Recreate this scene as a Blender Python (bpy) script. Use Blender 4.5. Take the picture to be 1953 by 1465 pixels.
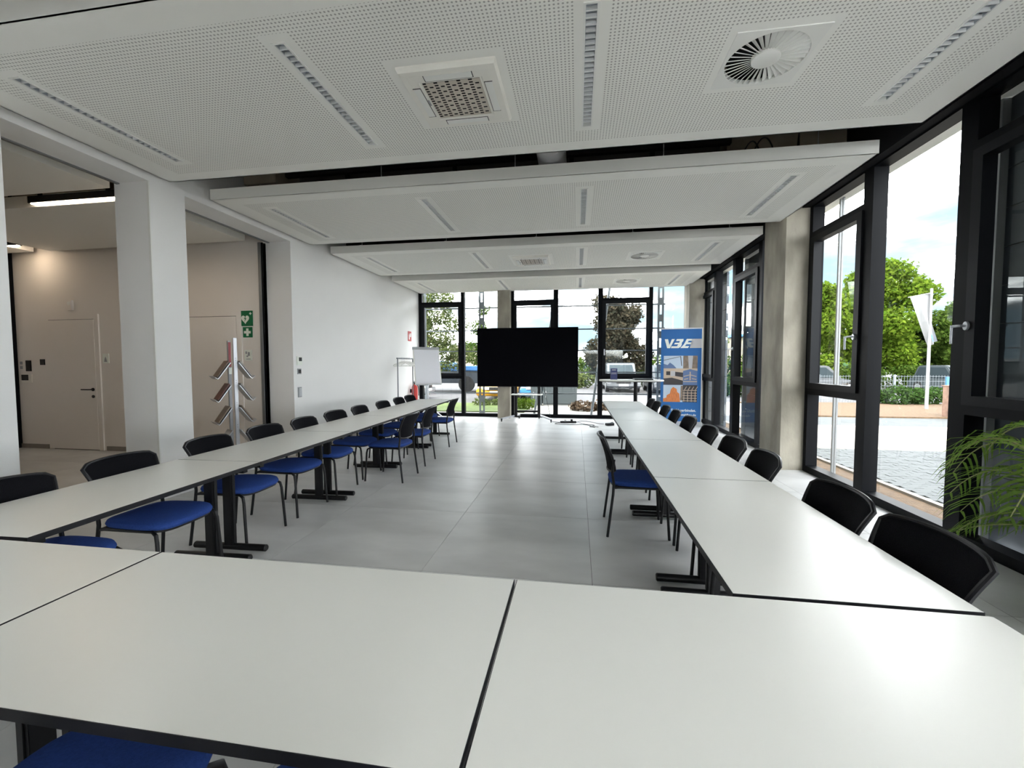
import bpy, math, random
import numpy as np
from mathutils import Vector, Matrix
random.seed(7); rng = np.random.default_rng(7)
PI = math.pi
for o in list(bpy.data.objects): bpy.data.objects.remove(o)
S = bpy.context.scene
COL = S.collection

def lin(r, g, b):
    f = lambda c: (c/12.92 if c <= .04045 else ((c+.055)/1.055)**2.4)
    return (f(r/255), f(g/255), f(b/255), 1)

# ------------------------------------------------------------------ camera
cd = bpy.data.cameras.new('camera'); cam = bpy.data.objects.new('camera', cd); COL.objects.link(cam)
cd.sensor_fit = 'HORIZONTAL'; cd.sensor_width = 36; cd.lens = 36*800/1953; cd.clip_start = .02; cd.clip_end = 500
def camera_matrix(yaw, pitch, roll, h):
    y, p, r = math.radians(yaw), math.radians(pitch), math.radians(roll)
    F = Vector((-math.sin(y)*math.cos(p), math.cos(y)*math.cos(p), -math.sin(p)))
    R = Vector((math.cos(y), math.sin(y), 0)); U = R.cross(F)
    R2 = math.cos(r)*R+math.sin(r)*U; U2 = -math.sin(r)*R+math.cos(r)*U
    m = Matrix((R2, U2, -F)).transposed().to_4x4(); m.translation = (0, 0, h)
    return m
cam.matrix_world = camera_matrix(8.8, 2.75, -.1, 1.475)
S.camera = cam
# ------------------------------------------------------------------ exposure
S.view_settings.view_transform = 'Standard'; S.view_settings.look = 'None'
S.view_settings.exposure = 1.58; S.view_settings.gamma = 1; S.view_settings.use_curve_mapping = False
try:
    S.cycles.use_denoising = True; S.cycles.max_bounces = 14; S.cycles.diffuse_bounces = 8; S.cycles.transparent_max_bounces = 16
    S.cycles.sample_clamp_indirect = 12; S.cycles.caustics_reflective = False; S.cycles.caustics_refractive = False
except Exception: pass
# ------------------------------------------------------------------ sky: pale blue with broad white clouds
W = bpy.data.worlds.new('sky'); S.world = W; W.use_nodes = True
N = W.node_tree.nodes; L = W.node_tree.links
for n in list(N): N.remove(n)
out = N.new('ShaderNodeOutputWorld'); bg = N.new('ShaderNodeBackground'); bg.inputs[1].default_value = 1.0
tc = N.new('ShaderNodeTexCoord'); mp = N.new('ShaderNodeMapping'); mp.inputs['Scale'].default_value = (1.3, 1.3, 4.5)
nz = N.new('ShaderNodeTexNoise'); nz.inputs['Scale'].default_value = 2.2; nz.inputs['Detail'].default_value = 7; nz.inputs['Roughness'].default_value = .55
rp = N.new('ShaderNodeValToRGB'); E0 = rp.color_ramp.elements
for _ in range(2): E0.new(.5)
for e, (p, c) in zip(E0, ((.42, (.27, .40, .50, 1)), (.505, (.45, .50, .54, 1)), (.56, (7.2, 7.35, 7.6, 1)), (.68, (11.5, 11.6, 11.9, 1)))): e.position = p; e.color = c
L.new(tc.outputs['Generated'], mp.inputs[0]); L.new(mp.outputs[0], nz.inputs['Vector']); L.new(nz.outputs[0], rp.inputs[0]); L.new(rp.outputs[0], bg.inputs[0]); L.new(bg.outputs[0], out.inputs[0])
# ------------------------------------------------------------------ sun, behind the building
sd = bpy.data.lights.new('sun', 'SUN'); sd.energy = 2.6; sd.angle = math.radians(6); sd.color = (1, .95, .86)
sun = bpy.data.objects.new('sun', sd); COL.objects.link(sun); sun.location = (-20, -20, 30)
sun.rotation_euler = Vector((.10, .58, -.80)).to_track_quat('-Z', 'Y').to_euler()

# ------------------------------------------------------------------ materials
def base_mat(name):
    m = bpy.data.materials.new(name); m.use_nodes = True
    return m, m.node_tree.nodes, m.node_tree.links, m.node_tree.nodes['Principled BSDF']
def mat(name, col, rough=.5, metal=0, spec=.5, var=0, scale=8, bump=0, bscale=None, detail=4, stretch=None):
    m, n, l, p = base_mat(name)
    col = tuple(col) if len(col) == 4 else tuple(col)+(1,)
    p.inputs['Base Color'].default_value = col; p.inputs['Roughness'].default_value = rough; p.inputs['Metallic'].default_value = metal
    p.inputs['Specular IOR Level'].default_value = spec
    if var or bump:
        t = n.new('ShaderNodeTexCoord'); src = t.outputs['Object']
        if stretch:
            mpn = n.new('ShaderNodeMapping'); mpn.inputs['Scale'].default_value = stretch; l.new(src, mpn.inputs[0]); src = mpn.outputs[0]
    if var:
        z = n.new('ShaderNodeTexNoise'); z.inputs['Scale'].default_value = scale; z.inputs['Detail'].default_value = detail
        r = n.new('ShaderNodeValToRGB'); r.color_ramp.elements[0].position = .3; r.color_ramp.elements[1].position = .7
        r.color_ramp.elements[0].color = tuple(max(0, c*(1-var)) for c in col[:3])+(1,)
        r.color_ramp.elements[1].color = tuple(min(1, c*(1+var)) for c in col[:3])+(1,)
        l.new(src, z.inputs['Vector']); l.new(z.outputs[0], r.inputs[0]); l.new(r.outputs[0], p.inputs['Base Color'])
    if bump:
        z2 = n.new('ShaderNodeTexNoise'); z2.inputs['Scale'].default_value = bscale or scale*6; z2.inputs['Detail'].default_value = 3
        b = n.new('ShaderNodeBump'); b.inputs['Strength'].default_value = bump; b.inputs['Distance'].default_value = .01
        l.new(src, z2.inputs['Vector']); l.new(z2.outputs[0], b.inputs['Height']); l.new(b.outputs[0], p.inputs['Normal'])
    return m
def emit(name, col, strength):
    m, n, l, p = base_mat(name)
    p.inputs['Base Color'].default_value = tuple(col)+(1,); p.inputs['Emission Color'].default_value = tuple(col)+(1,); p.inputs['Emission Strength'].default_value = strength
    return m
def glass_mat(name, tint, base=.028):
    m, n, l, p = base_mat(name); n.remove(p)
    o = n['Material Output']; tr = n.new('ShaderNodeBsdfTransparent'); tr.inputs[0].default_value = tuple(tint)+(1,)
    g = n.new('ShaderNodeBsdfGlossy'); g.inputs['Roughness'].default_value = 0; g.inputs[0].default_value = (.95, 1, .98, 1)
    lw = n.new('ShaderNodeLayerWeight'); lw.inputs[0].default_value = .5
    pw = n.new('ShaderNodeMath'); pw.operation = 'POWER'; pw.inputs[1].default_value = 5
    ma = n.new('ShaderNodeMath'); ma.operation = 'MULTIPLY_ADD'; ma.inputs[1].default_value = 1-base; ma.inputs[2].default_value = base
    mx = n.new('ShaderNodeMixShader')
    l.new(lw.outputs['Facing'], pw.inputs[0]); l.new(pw.outputs[0], ma.inputs[0]); l.new(ma.outputs[0], mx.inputs[0])
    l.new(tr.outputs[0], mx.inputs[1]); l.new(g.outputs[0], mx.inputs[2]); l.new(mx.outputs[0], o.inputs[0])
    return m
def leaf_mat(name, c1, c2, trans=.35):
    m, n, l, p = base_mat(name); n.remove(p); o = n['Material Output']
    g = n.new('ShaderNodeNewGeometry'); mx = n.new('ShaderNodeMix'); mx.data_type = 'RGBA'
    mx.inputs[6].default_value = tuple(c1)+(1,); mx.inputs[7].default_value = tuple(c2)+(1,)
    l.new(g.outputs['Random Per Island'], mx.inputs[0])
    d = n.new('ShaderNodeBsdfDiffuse'); t = n.new('ShaderNodeBsdfTranslucent'); ms = n.new('ShaderNodeMixShader'); ms.inputs[0].default_value = trans
    l.new(mx.outputs[2], d.inputs[0]); l.new(mx.outputs[2], t.inputs[0]); l.new(d.outputs[0], ms.inputs[1]); l.new(t.outputs[0], ms.inputs[2]); l.new(ms.outputs[0], o.inputs[0])
    return m
def perforated_mat():
    m, n, l, p = base_mat('perforated_board'); p.inputs['Roughness'].default_value = .85; p.inputs['Specular IOR Level'].default_value = .2
    g = n.new('ShaderNodeNewGeometry'); sc = n.new('ShaderNodeVectorMath'); sc.operation = 'SCALE'; sc.inputs['Scale'].default_value = 1/.025
    fr = n.new('ShaderNodeVectorMath'); fr.operation = 'FRACTION'; sb = n.new('ShaderNodeVectorMath'); sb.operation = 'SUBTRACT'; sb.inputs[1].default_value = (.5, .5, 0)
    mu = n.new('ShaderNodeVectorMath'); mu.operation = 'MULTIPLY'; mu.inputs[1].default_value = (1, 1, 0)
    le = n.new('ShaderNodeVectorMath'); le.operation = 'LENGTH'; lt = n.new('ShaderNodeMath'); lt.operation = 'LESS_THAN'; lt.inputs[1].default_value = .245
    mx = n.new('ShaderNodeMix'); mx.data_type = 'RGBA'; mx.inputs[6].default_value = WHITE_BOARD; mx.inputs[7].default_value = (.42, .415, .39, 1)
    l.new(g.outputs['Position'], sc.inputs[0]); l.new(sc.outputs[0], fr.inputs[0]); l.new(fr.outputs[0], sb.inputs[0]); l.new(sb.outputs[0], mu.inputs[0]); l.new(mu.outputs[0], le.inputs[0])
    l.new(le.outputs['Value'], lt.inputs[0]); l.new(lt.outputs[0], mx.inputs[0]); l.new(mx.outputs[2], p.inputs['Base Color'])
    return m
WHITE_BOARD = (.85, .845, .805, 1)
M = dict(
 board=mat('white_board', WHITE_BOARD, .85, spec=.2),
 plaster=mat('white_plaster', (.83, .828, .82), .9, spec=.2, bump=.08, bscale=160, var=.01, scale=2),
 warmplaster=mat('corridor_plaster', (.78, .74, .70), .9, spec=.2, bump=.08, bscale=160, var=.01, scale=2),
 concrete=mat('fair_faced_concrete', (.345, .32, .265), .8, spec=.3, var=.28, scale=3.5, bump=.25, bscale=40, detail=8, stretch=(1, 1, .45)),
 slab=mat('slab_concrete', (.30, .26, .20), .9, var=.3, scale=2, detail=6),
 tile=mat('grey_floor_tile', (.58, .58, .575), .35, spec=.42, var=.17, scale=1.6, detail=8, stretch=(.6, 1.5, 1)),
 grout=mat('floor_grout', (.10, .10, .10), .9),
 skirting=mat('skirting_tile', (.26, .235, .21), .5, var=.08),
 frame=mat('black_window_metal', (.003, .0035, .005), .5, spec=.10),
 framei=mat('black_sash_metal', (.005, .006, .008), .45, spec=.15),
 glass=glass_mat('window_glass', (.965, .975, .955)),
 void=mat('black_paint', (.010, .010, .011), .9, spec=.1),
 duct=mat('black_duct', (.022, .022, .024), .7),
 silver=mat('silver_duct', (.75, .75, .77), .4, metal=.1),
 white=mat('white_enamel', (.80, .80, .77), .45),
 whitel=mat('ivory_plastic', (.80, .78, .72), .4),
 grille=mat('warm_grey_grille', (.56, .50, .43), .5),
 lens=mat('louvre_reflector', (.42, .45, .49), .35, metal=.1),
 louvre=mat('louvre_blade', (.76, .77, .77), .3),
 dark=mat('dark_hollow', (.012, .012, .012), .9),
 laminate=mat('light_grey_laminate', (.84, .84, .80), .30, spec=.6, bump=.05, bscale=900),
 edge=mat('black_edge_band', (.010, .010, .013), .45, spec=.3),
 steel=mat('black_powder_coat', (.005, .005, .006), .4, spec=.3),
 blue=mat('blue_upholstery', (.026, .062, .25), .92, spec=.15, var=.12, scale=120, bump=.3, bscale=420),
 mesh=mat('black_mesh_fabric', (.006, .006, .008), .8, spec=.1, var=.35, scale=220, bump=.5, bscale=500),
 plastic=mat('black_plastic', (.006, .006, .008), .36, spec=.35),
 screen=mat('black_screen', (.0015, .0015, .003), .5, spec=.04),
 alu=mat('brushed_aluminium', (.55, .57, .60), .38, metal=.85),
 grey=mat('grey_plastic', (.33, .34, .36), .5),
 paper=mat('white_paper', (.78, .79, .84), .7),
 red=mat('signal_red', (.50, .028, .022), .4),
 green=mat('sign_green', (.0, .13, .045), .5),
 signwhite=mat('sign_white', (.80, .84, .78), .5),
 bannerblue=mat('banner_blue', (.012, .125, .38), .55),
 navy=mat('navy_print', (.02, .035, .16), .4),
 leaf=leaf_mat('palm_leaf', (.10, .19, .035), (.22, .34, .07), .3),
 stem=mat('palm_stem', (.28, .30, .10), .6),
 trunk=mat('palm_trunk', (.22, .13, .07), .9, var=.3, scale=30, bump=.5),
 pot=mat('grey_planter', (.12, .12, .13), .5),
 soil=mat('brown_soil', (.088, .053, .026), .95, var=.35, scale=14, bump=.8, bscale=50, detail=8),
 paver=mat('grey_paver', (.060, .067, .070), .85, var=.13, scale=5, bump=.2, bscale=60),
 cream=mat('pale_concrete', (.30, .285, .25), .85, var=.07, scale=1.5, bump=.1),
 sand=mat('paver_joint_sand', (.10, .098, .09), .95),
 asphalt=mat('road_asphalt', (.075, .075, .078), .9, var=.1, scale=3),
 grass=mat('lawn_ground', (.06, .09, .014), .95, var=.4, scale=9, bump=.6, bscale=60, detail=8),
 bark=mat('tree_bark', (.11, .085, .06), .9, var=.3, scale=20),
 leaf_bright=leaf_mat('bright_green_leaf', (.050, .098, .009), (.125, .18, .02), .4),
 leaf_mid=leaf_mat('mid_green_leaf', (.028, .057, .009), (.064, .096, .019), .35),
 leaf_pale=leaf_mat('pale_green_leaf', (.043, .063, .019), (.10, .12, .044), .4),
 leaf_red=leaf_mat('bronze_leaf', (.026, .029, .02), (.052, .042, .028), .3),
 leaf_dark=leaf_mat('dark_green_leaf', (.022, .05, .012), (.05, .09, .025), .3),
 shutter=mat('anthracite_panel', (.045, .055, .068), .5, metal=.3, var=.06, scale=2),
 rail=mat('guide_rail_grey', (.20, .21, .215), .4, metal=.3),
 galv=mat('galvanised_steel', (.17, .19, .205), .5, metal=.4),
 rust=mat('rusted_steel', (.20, .12, .085), .8, var=.35, scale=6),
 cabinet=mat('cabinet_grey', (.036, .047, .052), .6),
 yellow=mat('yellow_car_paint', (.42, .20, .005), .3),
 bluep=mat('blue_car_paint', (.035, .16, .38), .3),
 whitep=mat('white_car_paint', (.22, .225, .23), .3),
 darkp=mat('dark_car_paint', (.035, .04, .045), .25),
 redp=mat('dark_red_paint', (.28, .03, .04), .35),
 tyre=mat('tyre_rubber', (.015, .015, .015), .8),
 carglass=mat('car_glass', (.03, .04, .045), .6, spec=.03),
 tarp=mat('blue_tarpaulin', (.05, .17, .40), .6),
 facade=mat('far_facade', (.30, .27, .20), .9),
 lampwarm=emit('warm_lamp', (1, .79, .57), 22), lampwall=emit('warm_wall_lamp', (1, .79, .57), 50),
)
M['perf'] = perforated_mat()

# ------------------------------------------------------------------ mesh helpers
class MB:
    def __init__(s): s.v = []; s.f = []; s.m = []
    def add(s, vs, fs, mi=0):
        b = len(s.v); s.v += [tuple(x) for x in vs]; s.f += [tuple(b+i for i in f) for f in fs]; s.m += [mi]*len(fs); return s
    def box(s, x0, x1, y0, y1, z0, z1, mi=0, M4=None):
        vs = [(x, y, z) for z in (z0, z1) for y in (y0, y1) for x in (x0, x1)]
        if M4: vs = [M4 @ Vector(v) for v in vs]
        return s.add(vs, [(0, 2, 3, 1), (4, 5, 7, 6), (0, 1, 5, 4), (2, 6, 7, 3), (0, 4, 6, 2), (1, 3, 7, 5)], mi)
    def tube(s, pts, r, n=10, mi=0, closed=False, caps=True):
        pts = [Vector(p) for p in pts]; k = len(pts); rs = r if isinstance(r, (list, tuple)) else [r]*k
        up = None; rings = []
        for i, p in enumerate(pts):
            a = pts[(i-1) % k] if (i > 0 or closed) else p; b = pts[(i+1) % k] if (i < k-1 or closed) else p
            t = (b-a).normalized()
            if up is None: up = Vector((0, 0, 1)) if abs(t.z) < .9 else Vector((1, 0, 0))
            u = (up-t*up.dot(t)).normalized(); w = t.cross(u); up = u
            rings.append([p+(u*math.cos(2*PI*j/n)+w*math.sin(2*PI*j/n))*rs[i] for j in range(n)])
        vs = [v for R in rings for v in R]; fs = []
        for i in range(k if closed else k-1):
            for j in range(n):
                a, b = i*n, ((i+1) % k)*n
                fs.append((a+j, a+(j+1) % n, b+(j+1) % n, b+j))
        if caps and not closed: fs += [tuple(range(n))[::-1], tuple((k-1)*n+j for j in range(n))]
        return s.add(vs, fs, mi)
    def prism(s, poly, h0, h1, axis='z', mi=0, M4=None):
        n = len(poly)
        P = {'z': lambda a, b, h: (a, b, h), 'y': lambda a, b, h: (a, h, b), 'x': lambda a, b, h: (h, a, b)}[axis]
        vs = [P(a, b, h0) for a, b in poly]+[P(a, b, h1) for a, b in poly]
        if M4: vs = [M4 @ Vector(v) for v in vs]
        return s.add(vs, [tuple(range(n))[::-1], tuple(range(n, 2*n))]+[(i, (i+1) % n, n+(i+1) % n, n+i) for i in range(n)], mi)
    def lathe(s, prof, n=24, c=(0, 0, 0), mi=0, axis='z'):
        vs = []
        for r, z in prof:
            for j in range(n):
                a = 2*PI*j/n; p = (r*math.cos(a), r*math.sin(a), z)
                if axis == 'y': p = (p[0], p[2], p[1])
                if axis == 'x': p = (p[2], p[0], p[1])
                vs.append((c[0]+p[0], c[1]+p[1], c[2]+p[2]))
        k = len(prof); fs = [(i*n+j, i*n+(j+1) % n, (i+1)*n+(j+1) % n, (i+1)*n+j) for i in range(k-1) for j in range(n)]
        fs += [tuple(range(n))[::-1], tuple((k-1)*n+j for j in range(n))]
        return s.add(vs, fs, mi)
    def build(s, name, mats, parent=None, smooth=False, bevel=0, fix=True):
        me = bpy.data.meshes.new(name); me.from_pydata(s.v, [], s.f)
        ms = mats if isinstance(mats, (list, tuple)) else [mats]
        for m in ms: me.materials.append(m)
        if len(ms) > 1: me.polygons.foreach_set('material_index', s.m)
        if fix or bevel:
            import bmesh
            bm = bmesh.new(); bm.from_mesh(me)
            bmesh.ops.recalc_face_normals(bm, faces=bm.faces)
            if bevel: bmesh.ops.bevel(bm, geom=[e for e in bm.edges if e.calc_face_angle(0) > .6], offset=bevel, segments=2, affect='EDGES', clamp_overlap=True)
            bm.to_mesh(me); bm.free()
        if smooth:
            me.polygons.foreach_set('use_smooth', [True]*len(me.polygons))
            try: me.set_sharp_from_angle(angle=math.radians(38))
            except Exception: pass
        o = bpy.data.objects.new(name, me); COL.objects.link(o)
        if parent: o.parent = parent
        return o
def box(name, m, x0, x1, y0, y1, z0, z1, parent=None, bevel=0):
    return MB().box(x0, x1, y0, y1, z0, z1).build(name, m, parent, bevel=bevel, fix=bool(bevel))
def tag(o, label=None, cat=None, group=None, kind=None):
    if label: o['label'] = label
    if cat: o['category'] = cat
    if group: o['group'] = group
    if kind: o['kind'] = kind
    return o
def thing(name, label, cat, loc=(0, 0, 0), rz=0, group=None):
    o = bpy.data.objects.new(name, None); COL.objects.link(o); o.location = loc; o.rotation_euler = (0, 0, rz); o.empty_display_size = .1
    return tag(o, label, cat, group)
def struct(o): o['kind'] = 'structure'; return o
def dup(root, loc, rz, label=None, group=None):
    r = root.copy(); COL.objects.link(r); r.location = loc; r.rotation_euler = (0, 0, rz)
    if label: r['label'] = label
    if group: r['group'] = group
    for ch in list(root.children):
        c = ch.copy(); COL.objects.link(c); c.parent = r
        for g in list(ch.children):
            d = g.copy(); COL.objects.link(d); d.parent = c
    return r
def text_mesh(name, body, size, m, parent, M4, shear=0, extrude=.0006, align='LEFT', bold=0):
    cu = bpy.data.curves.new(name, 'FONT'); cu.body = body; cu.size = size; cu.extrude = extrude; cu.shear = shear; cu.align_x = align; cu.offset = bold
    tmp = bpy.data.objects.new(name, cu); COL.objects.link(tmp)
    me = bpy.data.meshes.new_from_object(tmp.evaluated_get(bpy.context.evaluated_depsgraph_get()))
    COL.objects.unlink(tmp); bpy.data.objects.remove(tmp)
    me.transform(M4); me.materials.clear(); me.materials.append(m)
    o = bpy.data.objects.new(name, me); COL.objects.link(o)
    if parent: o.parent = parent
    return o
def arc(p0, p1, p2, n=6):
    p0, p1, p2 = Vector(p0), Vector(p1), Vector(p2)
    return [p0*(1-t)**2+p1*2*t*(1-t)+p2*t*t for t in [i/n for i in range(n+1)]]

# ================================================================== SETTING
XL, XR, YB, YF, ZS = -4.45, 3.08, -4.5, 11.44, 4.3
XC = -9.9
fl = struct(box('floor', M['grout'], XC, 3.2, YB, 11.6, -.10, -.004))
cache = {}
xs = [XC]+[.11+1.2*k for k in range(-8, 3)]+[3.2]; xs = sorted(x for x in xs if XC <= x <= 3.2)
ys = sorted([YB]+[.39+1.2*k for k in range(-4, 10)]+[11.5])
for i in range(len(xs)-1):
    for j in range(len(ys)-1):
        w, d = xs[i+1]-xs[i], ys[j+1]-ys[j]
        if w < .05 or d < .05: continue
        key = (round(w, 3), round(d, 3))
        if key not in cache:
            g = .0016
            t = MB().box(-w/2+g, w/2-g, -d/2+g, d/2-g, -.010, 0).build('floor_tile', M['tile'], fl, fix=False); cache[key] = t
        else:
            t = cache[key].copy(); COL.objects.link(t); t.parent = fl
        t.location = (xs[i]+w/2, ys[j]+d/2, 0)
# roof slab over room and corridor, downstand beams
struct(box('ceiling', M['slab'], XC-.2, 3.3, YB-.2, 11.7, ZS, ZS+.3))
# left wall: solid piece, pier, header over the openings
mb = MB(); mb.box(XL-.43, XL, 6.06, 11.6, 0, ZS); mb.box(XL-.43, XL, YB, 2.71, 0, ZS); mb.box(XL-.43, XL, 2.71, 6.06, 3.40, ZS)
struct(mb.build('wall_left', M['plaster'], fix=False))
col = struct(box('trim_1', M['plaster'], XL-.43, XL, 3.86, 4.27, 0, 3.40))
tag(box('corner_bead', M['white'], XL-.022, XL+.004, 3.852, 3.866, 0, 3.40, col), 'pale corner bead')
# tracks of the openings
t2 = struct(MB().box(XL-.40, XL-.36, 2.71, 3.86, 3.388, 3.40).box(XL-.40, XL-.36, 4.27, 6.06, 3.388, 3.40).build('trim_2', M['rail'], fix=False))
t3 = struct(MB().box(XL-.455, XL-.43, 5.985, 6.06, 0, 3.38).build('trim_3', M['frame'], fix=False))
box('jamb_profile', M['rail'], XL-.50, XL-.455, 5.97, 6.06, 0, 3.38, t3)
# back wall behind the camera and corridor shell
struct(MB().box(XC-.2, .3, YB-.2, YB, 0, ZS).box(3.0, 3.3, YB-.2, YB, 0, ZS).box(.3, 3.0, YB-.2, YB, 2.4, ZS).build('wall_rear', M['plaster'], fix=False))
wc = struct(box('wall_corridor', M['warmplaster'], XC, XL-.43, 6.0, 6.2, 0, ZS))
struct(box('wall_corridor_end', M['warmplaster'], XC-.2, XC, YB, 6.2, 0, ZS))
struct(box('trim_4', M['frame'], -9.86, -9.76, 5.9, 6.0, 0, 3.5))
struct(MB().box(-9.76, -9.17, 5.985, 6.0, 0, .075).box(-7.96, -6.3, 5.985, 6.0, 0, .075).box(-5.28, XL-.5, 5.985, 6.0, 0, .075).build('baseboard_corridor', M['skirting'], fix=False))
struct(MB().box(XL, XL+.012, 6.06, 11.45, 0, .07).box(XL, XL+.012, YB, 2.71, 0, .07).build('baseboard_left', M['skirting'], fix=False))
# corridor soffit panels
def soffit(i, x0, x1, y0, y1): return struct(box('trim_%d' % i, M['board'], x0, x1, y0, y1, 3.40, 3.54))
soffit(5, XC, -5.05, 1.9, 3.95); soffit(6, -8.84, -5.13, 4.27, 5.93); soffit(7, XC, -9.18, 4.27, 5.93); soffit(8, XC, -5.05, YB, 1.5)
# concrete columns
def column(i, x0, x1, y0, y1):
    c = struct(box('trim_%d' % i, M['concrete'], x0, x1, y0, y1, 0, ZS)); return c
column(9, 2.79, 3.22, 6.27, 6.93); column(10, 2.74, 3.1, 11.02, 11.5); column(11, -2.13, -1.79, 11.2, 11.62); column(12, 2.79, 3.22, 1.5, 2.1)
# black fascia above the windows + beams in the void
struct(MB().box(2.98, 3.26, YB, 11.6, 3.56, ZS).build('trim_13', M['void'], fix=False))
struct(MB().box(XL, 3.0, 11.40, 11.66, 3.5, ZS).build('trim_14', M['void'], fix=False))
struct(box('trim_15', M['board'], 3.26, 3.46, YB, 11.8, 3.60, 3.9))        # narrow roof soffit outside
struct(box('trim_16', M['board'], -4.9, 3.46, 11.66, 11.9, 3.60, 3.9))

# ------------------------------------------------------------------ windows
def window_x(n, y0, y1, kind, xin=3.08, xout=3.22, shutter=False):
    """window in the long glazed side, spanning y0..y1; kind 'fixed' or 'casement'"""
    root = bpy.data.objects.new('window_%d' % n, None); COL.objects.link(root); struct(root)
    fw = .075; top = 3.60
    f = MB(); f.box(xin, xout, y0, y0+fw, 0, top).box(xin, xout, y1-fw, y1, 0, top).box(xin, xout, y0+fw, y1-fw, 0, .085).box(xin, xout, y0+fw, y1-fw, top-.06, top)
    if kind == 'casement':
        f.box(xin, xout, y0+fw, y1-fw, 3.13, 3.21); f.box(xin, xout, y0+fw, y1-fw, 1.06, 1.15)
    f.build('window_frame', M['frame'], root, fix=False)
    xg = xin+.085
    if kind == 'fixed':
        MB().add([(xg, y0+fw, .085), (xg, y1-fw, .085), (xg, y1-fw, top-.06), (xg, y0+fw, top-.06)], [(0, 1, 2, 3)]).build('pane', M['glass'], root, fix=False)
    else:
        a, b = y0+fw, y1-fw
        s = MB(); sw = .075; xi = xin-.02
        s.box(xi, xin+.08, a-.01, a+sw, 1.14, 3.14).box(xi, xin+.08, b-sw, b+.01, 1.14, 3.14).box(xi, xin+.08, a+sw, b-sw, 1.14, 1.14+sw).box(xi, xin+.08, a+sw, b-sw, 3.14-sw, 3.14)
        sash = s.build('sash', M['framei'], root, fix=False)
        for (za, zb, ia) in ((1.14+sw, 3.14-sw, sw), (.085, 1.06, 0), (3.21, top-.06, 0)):
            MB().add([(xg, a+ia, za), (xg, b-ia, za), (xg, b-ia, zb), (xg, a+ia, zb)], [(0, 1, 2, 3)]).build('pane', M['glass'], sash if ia else root, fix=False)
    return root
def handle_x(root, y, z=1.77, x=3.06, side=1):
    h = MB(); h.prism([(y+.022*math.cos(t), z+.034*math.sin(t)) for t in [2*PI*i/16 for i in range(16)]], x-.018, x, 'x')
    h.tube([(x-.01, y, z), (x-.055, y, z), (x-.062, y+side*.012, z), (x-.062, y+side*.062, z)], .0095, 10)
    h.tube([(x-.062, y+side*.060, z+.01), (x-.062, y+side*.060, z-.14)], .0095, 10)
    return tag(h.build('window_handle', M['alu'], root, smooth=True), 'brushed metal handle')
w1 = window_x(1, 5.12, 6.27, 'casement'); handle_x(w1, 5.235)
w2 = window_x(2, 3.95, 5.12, 'fixed')
w3 = window_x(3, 2.70, 3.95, 'casement'); handle_x(w3, 3.86)
window_x(4, 2.1, 2.70, 'fixed'); window_x(5, .3, 1.5, 'casement'); window_x(6, -.9, .3, 'fixed'); window_x(7, -2.1, -.9, 'casement'); window_x(18, -3.3, -2.1, 'fixed'); window_x(19, -4.5, -3.3, 'casement')
window_x(8, 6.93, 7.80, 'fixed'); w9 = window_x(9, 7.80, 9.02, 'casement'); handle_x(w9, 8.93); window_x(10, 9.02, 10.18, 'fixed'); window_x(11, 10.18, 11.30, 'casement')
def window_y(n, x0, x1, kind, yin=11.44, yout=11.58, fl_=.075, fr_=.075, top=3.62):
    root = bpy.data.objects.new('window_%d' % n, None); COL.objects.link(root); struct(root)
    f = MB(); f.box(x0, x0+fl_, yin, yout, 0, top).box(x1-fr_, x1, yin, yout, 0, top).box(x0+fl_, x1-fr_, yin, yout, 0, .09).box(x0+fl_, x1-fr_, yin, yout, top-.06, top)
    if kind == 'casement': f.box(x0+fl_, x1-fr_, yin, yout, 3.13, 3.21).box(x0+fl_, x1-fr_, yin, yout, 1.06, 1.15)
    f.build('window_frame', M['frame'], root, fix=False); yg = yin+.085; a, b = x0+fl_, x1-fr_
    if kind == 'fixed':
        MB().add([(a, yg, .09), (b, yg, .09), (b, yg, top-.06), (a, yg, top-.06)], [(0, 1, 2, 3)]).build('pane', M['glass'], root, fix=False)
    else:
        s = MB(); sw = .075; yi = yin-.02
        s.box(a-.01, a+sw, yi, yin+.08, 1.14, 3.14).box(b-sw, b+.01, yi, yin+.08, 1.14, 3.14).box(a+sw, b-sw, yi, yin+.08, 1.14, 1.14+sw).box(a+sw, b-sw, yi, yin+.08, 3.14-sw, 3.14)
        sash = s.build('sash', M['framei'], root, fix=False)
        for (za, zb, ia) in ((1.14+sw, 3.14-sw, sw), (.09, 1.06, 0), (3.21, top-.06, 0)):
            MB().add([(a+ia, yg, za), (b-ia, yg, za), (b-ia, yg, zb), (a+ia, yg, zb)], [(0, 1, 2, 3)]).build('pane', M['glass'], sash if ia else root, fix=False)
    return root
window_y(20, .3, 1.65, 'fixed', YB-.14, YB, top=2.4); window_y(21, 1.65, 3.0, 'fixed', YB-.14, YB, top=2.4)  # unseen rear windows, added to bring light in from behind the camera
window_y(12, XL, -3.14, 'casement', fl_=.10); window_y(13, -3.14, -2.13, 'fixed', fl_=.02, fr_=.03)
window_y(14, -1.79, -.56, 'casement'); window_y(15, -.56, .60, 'fixed', fl_=.05, fr_=.05)
w16 = window_y(16, .60, 1.93, 'casement'); window_y(17, 1.93, 2.86, 'fixed', fl_=.02, fr_=.11)
tag(MB().box(.70, .73, 11.395, 11.42, 1.70, 1.86).box(.70, .73, 11.36, 11.395, 1.83, 1.86).build('window_handle', M['alu'], w16, fix=False), 'brushed metal handle')

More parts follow.
